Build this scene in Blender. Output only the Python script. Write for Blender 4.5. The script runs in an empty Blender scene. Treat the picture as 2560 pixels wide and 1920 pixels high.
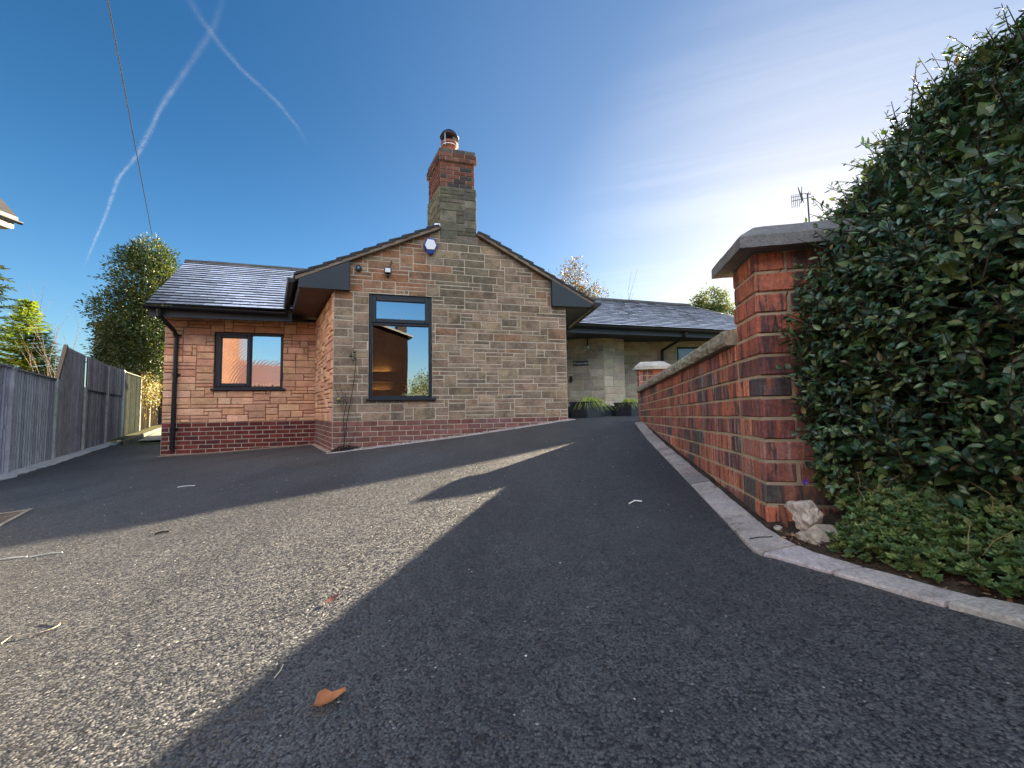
import bpy, bmesh, math, random
from math import sin, cos, pi, radians, sqrt, atan2, hypot
from mathutils import Vector, Matrix, noise

S = bpy.context.scene
COL = S.collection

# ---------------------------------------------------------------- camera, sky, sun, exposure
cam_d = bpy.data.cameras.new("Camera")
cam = bpy.data.objects.new("Camera", cam_d)
COL.objects.link(cam)
cam_d.sensor_width = 36.0
cam_d.lens = 36.0 * 1000.0 / 2560.0
cam_d.clip_start = 0.02
cam_d.clip_end = 6000.0
CAM_Z = 0.45
PITCH, ROLL = radians(3.6), radians(-0.91)
_F = Vector((0, cos(PITCH), sin(PITCH)))
_rt = Vector((1, 0, 0))
_up = _rt.cross(_F)
_R = _rt * cos(ROLL) + _up * sin(ROLL)
_U = -_rt * sin(ROLL) + _up * cos(ROLL)
cam.matrix_world = Matrix(((_R.x, _U.x, -_F.x, 0), (_R.y, _U.y, -_F.y, 0), (_R.z, _U.z, -_F.z, CAM_Z), (0, 0, 0, 1)))
S.camera = cam

SUN_AZ, SUN_EL = radians(38.5), radians(17.0)
SUN_DIR = Vector((sin(SUN_AZ) * cos(SUN_EL), cos(SUN_AZ) * cos(SUN_EL), sin(SUN_EL)))
SKY_STRENGTH = 0.05
EXPOSURE = 2.9

sun_d = bpy.data.lights.new("Sun", 'SUN')
sun_d.energy = 5.0
sun_d.angle = radians(0.5)
sun_d.color = (1.0, 0.84, 0.61)
sun = bpy.data.objects.new("Sun", sun_d)
COL.objects.link(sun)
sun.rotation_euler = (-SUN_DIR).to_track_quat('-Z', 'Y').to_euler()
sun.location = (0, 0, 30)

world = bpy.data.worlds.new("World")
S.world = world
world.use_nodes = True
WN, WL = world.node_tree.nodes, world.node_tree.links
WN.clear()


def wn(t, **kw):
    n = WN.new(t)
    for k, v in kw.items():
        setattr(n, k, v)
    return n


def wmath(op, a, b=None, c=None):
    n = wn('ShaderNodeMath', operation=op)
    for i, v in enumerate((a, b, c)):
        if v is None:
            continue
        if isinstance(v, (int, float)):
            n.inputs[i].default_value = v
        else:
            WL.new(v, n.inputs[i])
    return n.outputs[0]


def wsmooth(x, lo, hi):
    n = wn('ShaderNodeMapRange', interpolation_type='SMOOTHSTEP')
    n.inputs[1].default_value = lo
    n.inputs[2].default_value = hi
    WL.new(x, n.inputs[0])
    return n.outputs[0]


sky = wn('ShaderNodeTexSky', sky_type='NISHITA')
sky.sun_disc = False
sky.sun_elevation = SUN_EL
sky.sun_rotation = SUN_AZ
sky.altitude = 60.0
sky.air_density = 1.0
sky.dust_density = 0.5
sky.ozone_density = 2.5
tc = wn('ShaderNodeTexCoord')
sep = wn('ShaderNodeSeparateXYZ')
WL.new(tc.outputs['Generated'], sep.inputs[0])
dx, dy, dz = sep.outputs
dotn = wn('ShaderNodeVectorMath', operation='DOT_PRODUCT')
WL.new(tc.outputs['Generated'], dotn.inputs[0])
dotn.inputs[1].default_value = SUN_DIR
dsun = dotn.outputs['Value']
# cirrus: the direction carried up to a flat layer, stretched along the wind
zc = wmath('MAXIMUM', dz, 0.03)
cx = wmath('DIVIDE', dx, zc)
cy = wmath('DIVIDE', dy, zc)
comb = wn('ShaderNodeCombineXYZ')
WL.new(cx, comb.inputs[0])
WL.new(cy, comb.inputs[1])
mp = wn('ShaderNodeMapping', vector_type='POINT')
mp.inputs['Scale'].default_value = (0.35, 1.9, 1.0)
mp0 = wn('ShaderNodeMapping', vector_type='POINT')
mp0.inputs['Rotation'].default_value = (0, 0, radians(18))
WL.new(comb.outputs[0], mp0.inputs['Vector'])
WL.new(mp0.outputs[0], mp.inputs['Vector'])
cn = wn('ShaderNodeTexNoise')
cn.inputs['Scale'].default_value = 1.1
cn.inputs['Detail'].default_value = 9.0
cn.inputs['Roughness'].default_value = 0.62
cn.inputs['Distortion'].default_value = 0.7
WL.new(mp.outputs[0], cn.inputs['Vector'])
wisp = wsmooth(cn.outputs['Fac'], 0.35, 0.9)
near_sun = wmath('POWER', wsmooth(dsun, 0.1, 1.0), 2.2)
close_sun = wsmooth(dsun, 0.84, 0.99)
amount = wmath('ADD', wmath('MULTIPLY', near_sun, 0.06), wmath('MULTIPLY', close_sun, wmath('MULTIPLY_ADD', wisp, 0.24, 0.10)))
# bright band added to the unseen sky behind the camera, filling the shaded walls
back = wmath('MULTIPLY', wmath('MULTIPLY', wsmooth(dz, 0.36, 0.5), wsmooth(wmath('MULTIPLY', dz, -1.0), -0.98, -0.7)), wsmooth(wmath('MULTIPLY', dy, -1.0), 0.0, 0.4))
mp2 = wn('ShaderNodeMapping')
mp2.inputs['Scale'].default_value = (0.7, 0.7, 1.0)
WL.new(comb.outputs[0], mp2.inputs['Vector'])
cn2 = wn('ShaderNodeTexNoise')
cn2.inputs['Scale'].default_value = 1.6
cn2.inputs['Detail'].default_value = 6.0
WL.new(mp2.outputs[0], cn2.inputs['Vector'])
sky_fill = wmath('MULTIPLY', back, wsmooth(cn2.outputs['Fac'], 0.25, 0.6))
mixc = wn('ShaderNodeMix', data_type='RGBA')
WL.new(amount, mixc.inputs[0])
hs = wn('ShaderNodeHueSaturation')
hs.inputs['Saturation'].default_value = 1.3
hs.inputs['Value'].default_value = 1.0
WL.new(sky.outputs[0], hs.inputs['Color'])
# very bright air round the sun is held back so that blue survives close to it
bwn = wn('ShaderNodeRGBToBW')
WL.new(hs.outputs[0], bwn.inputs[0])
damp = wmath('DIVIDE', 0.58, wmath('MULTIPLY_ADD', bwn.outputs[0], 0.16, 1.0))
lowair = wn('ShaderNodeMapRange', interpolation_type='SMOOTHSTEP')
for i_, v_ in enumerate((0.0, 0.62, 1.5, 0.98)):
    lowair.inputs[i_ + 1].default_value = v_
WL.new(dz, lowair.inputs[0])
damp = wmath('MULTIPLY', damp, lowair.outputs[0])
sk2 = wn('ShaderNodeVectorMath', operation='SCALE')
WL.new(hs.outputs[0], sk2.inputs[0])
WL.new(damp, sk2.inputs['Scale'])
WL.new(sk2.outputs[0], mixc.inputs[6])
mixc.inputs[7].default_value = (4.2, 4.2, 4.3, 1)
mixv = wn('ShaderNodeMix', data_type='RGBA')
WL.new(sky_fill, mixv.inputs[0])
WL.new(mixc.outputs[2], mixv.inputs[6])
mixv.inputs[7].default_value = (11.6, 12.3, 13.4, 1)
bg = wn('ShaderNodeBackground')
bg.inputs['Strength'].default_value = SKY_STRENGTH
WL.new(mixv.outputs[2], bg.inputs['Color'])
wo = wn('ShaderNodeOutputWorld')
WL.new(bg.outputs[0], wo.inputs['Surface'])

S.view_settings.view_transform = 'Standard'
S.view_settings.look = 'None'
S.view_settings.exposure = EXPOSURE
S.view_settings.gamma = 1.0
S.cycles.max_bounces = 8
S.cycles.transparent_max_bounces = 12
S.cycles.caustics_reflective = False
S.cycles.caustics_refractive = False


# ---------------------------------------------------------------- helpers
def lin(r, g, b):
    f = lambda c: (c / 255 / 12.92) if c / 255 <= 0.04045 else ((c / 255 + 0.055) / 1.055) ** 2.4
    return (f(r), f(g), f(b))


def jit(rng, c, v=0.15, h=0.05):
    k = 1 + rng.uniform(-v, v)
    return tuple(max(0.0, x * k * (1 + rng.uniform(-h, h))) for x in c)


class MB:
    """collects faces and links them as one mesh object"""

    def __init__(self):
        self.v, self.f, self.c, self.m = [], [], [], []
        self.col = (1, 1, 1)
        self.mat = 0

    def face(self, pts, col=None, mat=None):
        n = len(self.v)
        self.v.extend(tuple(p) for p in pts)
        self.f.append(tuple(range(n, n + len(pts))))
        self.c.append(col or self.col)
        self.m.append(self.mat if mat is None else mat)

    def mesh(self, verts, faces, col=None, mat=None):
        n = len(self.v)
        self.v.extend(tuple(p) for p in verts)
        for f in faces:
            self.f.append(tuple(n + i for i in f))
            self.c.append(col or self.col)
            self.m.append(self.mat if mat is None else mat)

    def box8(self, p, col=None, mat=None):
        """p: 4 bottom (ccw from above) then 4 top"""
        self.mesh(p, [(3, 2, 1, 0), (4, 5, 6, 7), (0, 1, 5, 4), (1, 2, 6, 5), (2, 3, 7, 6), (3, 0, 4, 7)], col, mat)

    def box(self, fr, a, b, col=None, mat=None, bev=0.0):
        """box in a frame fr(x,y,z) from a to b, with optional chamfer"""
        (x0, y0, z0), (x1, y1, z1) = a, b
        if bev <= 0:
            self.box8([fr(x0, y0, z0), fr(x1, y0, z0), fr(x1, y1, z0), fr(x0, y1, z0),
                       fr(x0, y0, z1), fr(x1, y0, z1), fr(x1, y1, z1), fr(x0, y1, z1)], col, mat)
            return
        bv = bev
        V = []
        for sx in (0, 1):
            for sy in (0, 1):
                for sz in (0, 1):
                    X, Y, Z = (x0, x1)[sx], (y0, y1)[sy], (z0, z1)[sz]
                    ix, iy, iz = (bv, -bv)[sx], (bv, -bv)[sy], (bv, -bv)[sz]
                    V += [fr(X, Y + iy, Z + iz), fr(X + ix, Y, Z + iz), fr(X + ix, Y + iy, Z)]
        idx = lambda sx, sy, sz, k: (sx * 4 + sy * 2 + sz) * 3 + k
        F = []
        for s in (0, 1):
            q = [idx(s, 0, 0, 0), idx(s, 0, 1, 0), idx(s, 1, 1, 0), idx(s, 1, 0, 0)]
            F.append(q if s == 0 else q[::-1])
            q = [idx(0, s, 0, 1), idx(1, s, 0, 1), idx(1, s, 1, 1), idx(0, s, 1, 1)]
            F.append(q if s == 0 else q[::-1])
            q = [idx(0, 0, s, 2), idx(0, 1, s, 2), idx(1, 1, s, 2), idx(1, 0, s, 2)]
            F.append(q if s == 0 else q[::-1])
        for sy in (0, 1):
            for sz in (0, 1):
                F.append([idx(0, sy, sz, 1), idx(1, sy, sz, 1), idx(1, sy, sz, 2), idx(0, sy, sz, 2)])
        for sx in (0, 1):
            for sz in (0, 1):
                F.append([idx(sx, 0, sz, 0), idx(sx, 1, sz, 0), idx(sx, 1, sz, 2), idx(sx, 0, sz, 2)])
        for sx in (0, 1):
            for sy in (0, 1):
                F.append([idx(sx, sy, 0, 0), idx(sx, sy, 1, 0), idx(sx, sy, 1, 1), idx(sx, sy, 0, 1)])
        for sx in (0, 1):
            for sy in (0, 1):
                for sz in (0, 1):
                    F.append([idx(sx, sy, sz, 0), idx(sx, sy, sz, 1), idx(sx, sy, sz, 2)])
        self.mesh(V, F, col, mat)

    def tube(self, pts, rad, n=8, col=None, mat=None, cap=True):
        pts = [Vector(p) for p in pts]
        rads = rad if isinstance(rad, (list, tuple)) else [rad] * len(pts)
        V, F = [], []
        ref = None
        for i, p in enumerate(pts):
            t = (pts[min(i + 1, len(pts) - 1)] - pts[max(i - 1, 0)]).normalized()
            if ref is None:
                ref = Vector((0, 0, 1)) if abs(t.z) < 0.9 else Vector((1, 0, 0))
            a = (ref - t * ref.dot(t)).normalized()
            ref = a
            b = t.cross(a)
            for k in range(n):
                w = 2 * pi * k / n
                V.append(p + (a * cos(w) + b * sin(w)) * rads[i])
        for i in range(len(pts) - 1):
            for k in range(n):
                F.append((i * n + k, i * n + (k + 1) % n, (i + 1) * n + (k + 1) % n, (i + 1) * n + k))
        if cap:
            F.append(tuple(range(n - 1, -1, -1)))
            F.append(tuple(range((len(pts) - 1) * n, len(pts) * n)))
        self.mesh(V, F, col, mat)

    def lathe(self, prof, org, n=20, col=None, mat=None):
        V, F = [], []
        for r, z in prof:
            for k in range(n):
                w = 2 * pi * k / n
                V.append((org[0] + r * cos(w), org[1] + r * sin(w), org[2] + z))
        for i in range(len(prof) - 1):
            for k in range(n):
                F.append((i * n + k, i * n + (k + 1) % n, (i + 1) * n + (k + 1) % n, (i + 1) * n + k))
        self.mesh(V, F, col, mat)

    def build(self, name, mats, parent=None, smooth=False, merge=False):
        me = bpy.data.meshes.new(name)
        off = parent_loc(parent)
        vv = [(p[0] - off[0], p[1] - off[1], p[2] - off[2]) for p in self.v] if parent else self.v
        me.from_pydata(vv, [], self.f)
        at = me.color_attributes.new("col", 'FLOAT_COLOR', 'CORNER')
        data = []
        for f, c in zip(self.f, self.c):
            data.extend((c[0], c[1], c[2], 1.0) * len(f))
        at.data.foreach_set("color", data)
        me.polygons.foreach_set("material_index", self.m)
        if smooth:
            me.polygons.foreach_set("use_smooth", [True] * len(self.f))
        for m in (mats if isinstance(mats, (list, tuple)) else [mats]):
            me.materials.append(m)
        if merge:
            bm = bmesh.new()
            bm.from_mesh(me)
            bmesh.ops.remove_doubles(bm, verts=bm.verts, dist=1e-5)
            bm.to_mesh(me)
            bm.free()
        me.update()
        o = bpy.data.objects.new(name, me)
        COL.objects.link(o)
        if parent:
            o.parent = parent
        return o


def parent_loc(p):
    x = Vector((0, 0, 0))
    while p:
        x = x + p.location
        p = p.parent
    return x


def thing(name, label, cat, loc=(0, 0, 0), group=None):
    o = bpy.data.objects.new(name, None)
    COL.objects.link(o)
    o.location = loc
    o.empty_display_size = 0.1
    o['label'] = label
    o['category'] = cat
    if group:
        o['group'] = group
    return o


def tag(o, label, cat, group=None, kind=None):
    o['label'] = label
    o['category'] = cat
    if group:
        o['group'] = group
    if kind:
        o['kind'] = kind
    return o


def structure(o, label=None):
    o['kind'] = 'structure'
    if label:
        o['label'] = label
    return o


# ---------------------------------------------------------------- materials
def newmat(name):
    m = bpy.data.materials.new(name)
    m.use_nodes = True
    nt = m.node_tree
    b = nt.nodes['Principled BSDF']
    return m, nt, b


class G:
    """small node builder"""

    def __init__(self, nt):
        self.nt = nt

    def n(self, t, **kw):
        x = self.nt.nodes.new(t)
        for k, v in kw.items():
            setattr(x, k, v)
        return x

    def set(self, sock, v):
        if hasattr(v, 'is_output'):
            self.nt.links.new(v, sock)
        elif isinstance(v, tuple) and len(v) == 3 and len(sock.default_value) == 4:
            sock.default_value = (*v, 1)
        else:
            sock.default_value = v

    def coord(self, kind='Object', scale=(1, 1, 1), rot=(0, 0, 0)):
        t = self.n('ShaderNodeTexCoord')
        m = self.n('ShaderNodeMapping')
        m.inputs['Scale'].default_value = scale
        m.inputs['Rotation'].default_value = rot
        self.nt.links.new(t.outputs[kind], m.inputs['Vector'])
        return m.outputs[0]

    def noise(self, vec, scale, detail=3, rough=0.5, dist=0.0):
        x = self.n('ShaderNodeTexNoise')
        self.set(x.inputs['Vector'], vec)
        x.inputs['Scale'].default_value = scale
        x.inputs['Detail'].default_value = detail
        x.inputs['Roughness'].default_value = rough
        x.inputs['Distortion'].default_value = dist
        return x.outputs['Fac']

    def vor(self, vec, scale, feature='F1', out='Distance', rnd=1.0):
        x = self.n('ShaderNodeTexVoronoi', feature=feature)
        self.set(x.inputs['Vector'], vec)
        x.inputs['Scale'].default_value = scale
        x.inputs['Randomness'].default_value = rnd
        return x.outputs[out]

    def ramp(self, x, lo, hi, a=0.0, b=1.0, smooth=True):
        m = self.n('ShaderNodeMapRange')
        if smooth:
            m.interpolation_type = 'SMOOTHSTEP'
        for i, v in enumerate((x, lo, hi, a, b)):
            self.set(m.inputs[i], v)
        return m.outputs[0]

    def math(self, op, a, b=None):
        m = self.n('ShaderNodeMath', operation=op)
        self.set(m.inputs[0], a)
        if b is not None:
            self.set(m.inputs[1], b)
        return m.outputs[0]

    def mix(self, f, a, b, blend='MIX'):
        m = self.n('ShaderNodeMix', data_type='RGBA', blend_type=blend)
        self.set(m.inputs[0], f)
        self.set(m.inputs[6], a)
        self.set(m.inputs[7], b)
        return m.outputs[2]

    def attr(self, name='col'):
        return self.n('ShaderNodeAttribute', attribute_name=name).outputs['Color']

    def bump(self, h, strength=0.5, dist=0.01, normal=None):
        b = self.n('ShaderNodeBump')
        b.inputs['Strength'].default_value = strength
        b.inputs['Distance'].default_value = dist
        self.set(b.inputs['Height'], h)
        if normal is not None:
            self.nt.links.new(normal, b.inputs['Normal'])
        return b.outputs[0]

    def gray(self, f, lo=0.0, hi=1.0):
        c = self.n('ShaderNodeCombineColor')
        v = self.ramp(f, 0, 1, lo, hi, smooth=False)
        for i in range(3):
            self.nt.links.new(v, c.inputs[i])
        return c.outputs[0]


def mat_plain(name, col, rough=0.6, spec=0.5, metallic=0.0, bump=0.0, bscale=60, var=0.0, vscale=4):
    m, nt, b = newmat(name)
    g = G(nt)
    b.inputs['Roughness'].default_value = rough
    b.inputs['Specular IOR Level'].default_value = spec
    b.inputs['Metallic'].default_value = metallic
    vec = g.coord('Object')
    c = (*col, 1)
    if var > 0:
        n = g.noise(vec, vscale, 5, 0.6)
        g.set(b.inputs['Base Color'], g.mix(1.0, tuple(col), g.gray(g.ramp(n, 0.25, 0.75), 1 - var, 1 + var), 'MULTIPLY'))
    else:
        b.inputs['Base Color'].default_value = c
    if bump > 0:
        g.set(b.inputs['Normal'], g.bump(g.noise(vec, bscale, 5, 0.6), bump, 0.004))
    return m


def mat_attr(name, rough=0.8, spec=0.3, var=0.25, vscale=8, fine=90, fvar=0.15, bump=0.5, bscale=45, bdist=0.006,
             stretch=(1, 1, 1), stain=None, stain_scale=1.3, stain_lo=0.55, stain_hi=0.75):
    """a material whose base colour is the face colour, roughened by noise"""
    m, nt, b = newmat(name)
    g = G(nt)
    vec = g.coord('Object', stretch)
    n1 = g.noise(vec, vscale, 5, 0.65)
    n2 = g.noise(vec, fine, 3, 0.6)
    c = g.attr()
    c = g.mix(1.0, c, g.gray(g.ramp(n1, 0.25, 0.75), 1 - var, 1 + var), 'MULTIPLY')
    c = g.mix(1.0, c, g.gray(g.ramp(n2, 0.25, 0.75), 1 - fvar, 1 + fvar), 'MULTIPLY')
    if stain:
        s = g.noise(vec, stain_scale, 6, 0.65)
        c = g.mix(g.ramp(s, stain_lo, stain_hi, 0, 0.75), c, stain)
    g.set(b.inputs['Base Color'], c)
    b.inputs['Roughness'].default_value = rough
    b.inputs['Specular IOR Level'].default_value = spec
    if bump > 0:
        h = g.math('ADD', g.noise(vec, bscale, 6, 0.65), g.math('MULTIPLY', g.noise(vec, bscale * 0.25, 3), 1.2))
        g.set(b.inputs['Normal'], g.bump(h, bump, bdist))
    return m


def mat_leaf(name, rough=0.4, spec=0.5, trans=0.25, tcol=(1.6, 1.5, 0.5)):
    m, nt, b = newmat(name)
    g = G(nt)
    vec = g.coord('Object')
    c = g.attr()
    c = g.mix(1.0, c, g.gray(g.ramp(g.noise(vec, 60, 3), 0.25, 0.75), 0.8, 1.2), 'MULTIPLY')
    g.set(b.inputs['Base Color'], c)
    b.inputs['Roughness'].default_value = rough
    b.inputs['Specular IOR Level'].default_value = spec
    t = g.n('ShaderNodeBsdfTranslucent')
    g.set(t.inputs['Color'], g.mix(1.0, c, tcol, 'MULTIPLY'))
    mx = g.n('ShaderNodeMixShader')
    mx.inputs[0].default_value = trans
    nt.links.new(b.outputs[0], mx.inputs[1])
    nt.links.new(t.outputs[0], mx.inputs[2])
    nt.links.new(mx.outputs[0], nt.nodes['Material Output'].inputs['Surface'])
    return m


def mat_asphalt():
    m, nt, b = newmat("asphalt")
    g = G(nt)
    vec = g.coord('Object')
    wob = g.n('ShaderNodeVectorMath', operation='ADD')
    nz = g.n('ShaderNodeTexNoise')
    g.set(nz.inputs['Vector'], vec)
    nz.inputs['Scale'].default_value = 160
    sc = g.n('ShaderNodeVectorMath', operation='SCALE')
    nt.links.new(nz.outputs['Color'], sc.inputs[0])
    sc.inputs['Scale'].default_value = 0.0016
    nt.links.new(vec, wob.inputs[0])
    nt.links.new(sc.outputs[0], wob.inputs[1])
    v = wob.outputs[0]
    d1 = g.vor(v, 195, 'F1')
    cell = g.vor(v, 195, 'F1', 'Color')
    sepc = g.n('ShaderNodeSeparateColor')
    nt.links.new(cell, sepc.inputs[0])
    big = g.noise(g.coord('Object', (1.5, 0.55, 1.0), (0, 0, radians(12))), 1.0, 6, 0.62, 0.4)
    mid = g.noise(vec, 14, 4, 0.6)
    col = g.mix(g.ramp(sepc.outputs[0], 0, 1, 0, 1, False), (0.040, 0.042, 0.047), (0.100, 0.099, 0.097))
    col = g.mix(g.ramp(sepc.outputs[1], 0.996, 0.998), col, (0.35, 0.33, 0.31))
    col = g.mix(1.0, col, g.gray(g.ramp(big, 0.3, 0.7), 0.78, 1.2), 'MULTIPLY')
    col = g.mix(1.0, col, g.gray(g.ramp(mid, 0.25, 0.75), 0.85, 1.15), 'MULTIPLY')
    col = g.mix(g.ramp(d1, 0.50, 0.80), col, (0.018, 0.018, 0.020))
    g.set(b.inputs['Base Color'], col)
    g.set(b.inputs['Roughness'], g.ramp(sepc.outputs[2], 0, 1, 0.42, 0.75, False))
    b.inputs['Specular IOR Level'].default_value = 0.35
    # every chip of stone lies at its own small tilt
    geo = g.n('ShaderNodeNewGeometry')
    sub = g.n('ShaderNodeVectorMath', operation='SUBTRACT')
    nt.links.new(cell, sub.inputs[0])
    sub.inputs[1].default_value = (0.5, 0.5, 0.5)
    scl = g.n('ShaderNodeVectorMath', operation='SCALE')
    nt.links.new(sub.outputs[0], scl.inputs[0])
    scl.inputs['Scale'].default_value = 1.0
    add = g.n('ShaderNodeVectorMath', operation='ADD')
    nt.links.new(scl.outputs[0], add.inputs[0])
    nt.links.new(geo.outputs['Normal'], add.inputs[1])
    nrm = g.n('ShaderNodeVectorMath', operation='NORMALIZE')
    nt.links.new(add.outputs[0], nrm.inputs[0])
    h = g.math('SUBTRACT', g.math('MULTIPLY', mid, 0.35), d1)
    g.set(b.inputs['Normal'], g.bump(h, 0.45, 0.005, nrm.outputs[0]))
    return m


def mat_glass(name, film=0.0, refl=0.62, tint=(0.8, 0.85, 0.9)):
    m, nt, b = newmat(name)
    g = G(nt)
    nt.nodes.remove(b)
    gl = g.n('ShaderNodeBsdfGlossy')
    gl.inputs['Roughness'].default_value = 0.0
    gl.inputs['Color'].default_value = (0.95, 0.97, 1.0, 1)
    tr = g.n('ShaderNodeBsdfTransparent')
    tr.inputs['Color'].default_value = (*tint, 1)
    mx = g.n('ShaderNodeMixShader')
    lw = g.n('ShaderNodeLayerWeight')
    lw.inputs['Blend'].default_value = 0.25
    g.set(mx.inputs[0], g.ramp(lw.outputs['Fresnel'], 0.03, 1.0, refl, 1.0, False))
    nt.links.new(tr.outputs[0], mx.inputs[1])
    nt.links.new(gl.outputs[0], mx.inputs[2])
    vec = g.coord('Object')
    h = g.noise(vec, 2.2, 2, 0.4)
    nm = g.bump(h, 0.03, 0.012)
    if film > 0:
        w = g.n('ShaderNodeTexWave', wave_type='RINGS', rings_direction='SPHERICAL')
        w.inputs['Scale'].default_value = 9.0
        w.inputs['Distortion'].default_value = 5.0
        w.inputs['Detail'].default_value = 1.0
        w.inputs['Detail Scale'].default_value = 0.6
        g.set(w.inputs['Vector'], vec)
        nm = g.bump(w.outputs['Fac'], film, 0.004, nm)
    g.set(gl.inputs['Normal'], nm)
    nt.links.new(mx.outputs[0], nt.nodes['Material Output'].inputs['Surface'])
    return m


def mat_emit(name, col, k):
    m, nt, b = newmat(name)
    b.inputs['Base Color'].default_value = (*col, 1)
    b.inputs['Emission Color'].default_value = (*col, 1)
    b.inputs['Emission Strength'].default_value = k
    return m


def mat_brick():
    """brindled facing brick: colour bands across each face, pale salt streaks and mossy patches"""
    m, nt, b = newmat("brindled_brick")
    g = G(nt)
    vec = g.coord('Object')
    band = g.coord('Object', (9, 9, 1.2))
    c = g.mix(1.0, g.attr(), (1.22, 1.22, 1.16), 'MULTIPLY')
    n = g.noise(band, 3.0, 4, 0.65)
    c = g.mix(g.ramp(n, 0.49, 0.58, 0, 0.85), c, (0.055, 0.045, 0.050))
    n2 = g.noise(band, 2.1, 3, 0.6, 0.3)
    c = g.mix(g.ramp(n2, 0.52, 0.62, 0, 0.6), c, (0.48, 0.16, 0.085))
    salt = g.noise(g.coord('Object', (14, 14, 0.8)), 2.7, 5, 0.7)
    patch = g.noise(vec, 2.0, 2)
    k = g.math('MULTIPLY', g.ramp(salt, 0.52, 0.64), g.ramp(patch, 0.44, 0.58))
    c = g.mix(g.math('MULTIPLY', k, 0.55), c, (0.52, 0.45, 0.42))
    c = g.mix(1.0, c, g.gray(g.ramp(g.noise(vec, 70, 5, 0.7), 0.25, 0.75), 0.66, 1.34), 'MULTIPLY')
    grime = g.noise(vec, 5.5, 6, 0.7)
    c = g.mix(g.ramp(grime, 0.50, 0.68, 0, 0.6), c, (0.085, 0.062, 0.050))
    g.set(b.inputs['Base Color'], c)
    b.inputs['Roughness'].default_value = 0.82
    b.inputs['Specular IOR Level'].default_value = 0.3
    h = g.math('ADD', g.noise(vec, 55, 6, 0.7), g.noise(g.coord('Object', (60, 60, 6)), 2.0, 3))
    g.set(b.inputs['Normal'], g.bump(h, 0.55, 0.005))
    return m


def mat_cloud(name):
    m, nt, b = newmat(name)
    g = G(nt)
    nt.nodes.remove(b)
    uv = g.attr('col')
    sp = g.n('ShaderNodeSeparateColor')
    nt.links.new(uv, sp.inputs[0])
    vec = g.coord('Object')
    n = g.noise(vec, 0.012, 6, 0.65)
    n2 = g.noise(vec, 0.05, 4, 0.6)
    a = g.math('MULTIPLY', sp.outputs[0], g.ramp(g.math('ADD', n, g.math('MULTIPLY', n2, 0.25)), 0.2, 1.0))
    d = g.n('ShaderNodeBsdfDiffuse')
    d.inputs['Color'].default_value = (0.95, 0.95, 0.95, 1)
    t = g.n('ShaderNodeBsdfTranslucent')
    t.inputs['Color'].default_value = (0.95, 0.95, 0.95, 1)
    ad = g.n('ShaderNodeMixShader')
    ad.inputs[0].default_value = 0.5
    nt.links.new(d.outputs[0], ad.inputs[1])
    nt.links.new(t.outputs[0], ad.inputs[2])
    tr = g.n('ShaderNodeBsdfTransparent')
    mx = g.n('ShaderNodeMixShader')
    g.set(mx.inputs[0], a)
    nt.links.new(tr.outputs[0], mx.inputs[1])
    nt.links.new(ad.outputs[0], mx.inputs[2])
    nt.links.new(mx.outputs[0], nt.nodes['Material Output'].inputs['Surface'])
    return m


M = {}
M['asphalt'] = mat_asphalt()
M['brick'] = mat_brick()
M['stone'] = mat_attr("weathered_stone", 0.85, 0.25, 0.34, 7, 70, 0.24, 0.75, 34, 0.012, stain=(0.075, 0.066, 0.055), stain_scale=2.6, stain_lo=0.52, stain_hi=0.72)
M['porchstone'] = mat_attr("porch_stone", 0.85, 0.25, 0.2, 5, 70, 0.18, 0.6, 34, 0.010)
M['pinkstone'] = mat_attr("pink_sandstone", 0.85, 0.25, 0.2, 5, 70, 0.18, 0.8, 30, 0.014)
M['plinth'] = mat_attr("red_plinth_brick", 0.85, 0.25, 0.25, 9, 80, 0.2, 0.5, 50)
M['mortar'] = mat_plain("mortar", (0.42, 0.33, 0.22), 0.95, 0.2, bump=0.5, bscale=150, var=0.2, vscale=12)
M['mortar_pale'] = mat_plain("pale_mortar", (0.48, 0.40, 0.31), 0.95, 0.2, bump=0.5, bscale=150, var=0.22, vscale=6)
M['mortar_pink'] = mat_plain("pink_mortar", (0.19, 0.10, 0.07), 0.95, 0.2, bump=0.4, bscale=150, var=0.2, vscale=6)
M['slate'] = mat_attr("frosted_roof_tile", 0.55, 0.5, 0.2, 6, 120, 0.2, 0.35, 60)
M['concrete'] = mat_attr("weathered_concrete", 0.85, 0.3, 0.25, 7, 110, 0.2, 0.5, 70, 0.005, stain=(0.10, 0.095, 0.08), stain_scale=6)
M['coping'] = mat_attr("riven_coping_stone", 0.85, 0.3, 0.35, 14, 110, 0.25, 0.9, 40, 0.014, stretch=(1, 1, 0.4), stain=(0.09, 0.085, 0.06), stain_scale=9)
M['frame'] = mat_plain("anthracite_frame", (0.011, 0.016, 0.023), 0.42, 0.5, bump=0.05, bscale=300)
M['black'] = mat_plain("black_plastic", (0.008, 0.009, 0.011), 0.45, 0.4)
M['navy'] = mat_plain("blue_grey_cladding", (0.013, 0.020, 0.028), 0.5, 0.5, bump=0.08, bscale=30, var=0.15)
M['soffit'] = mat_plain("brown_soffit", (0.060, 0.026, 0.018), 0.5, 0.4, var=0.15)
M['darksoffit'] = mat_plain("dark_soffit", (0.022, 0.026, 0.032), 0.6, 0.4)
M['white'] = mat_plain("white_plastic", (0.78, 0.79, 0.82), 0.35, 0.5)
M['blue'] = mat_plain("blue_lens", (0.01, 0.025, 0.22), 0.15, 0.6)
M['steel'] = mat_plain("steel", (0.55, 0.55, 0.55), 0.3, 0.5, 1.0)
M['terracotta'] = mat_plain("terracotta", (0.24, 0.095, 0.065), 0.75, 0.3, bump=0.2, var=0.2, vscale=12)
M['glass'] = mat_glass("window_glass", 0.0, 0.62)
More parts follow.
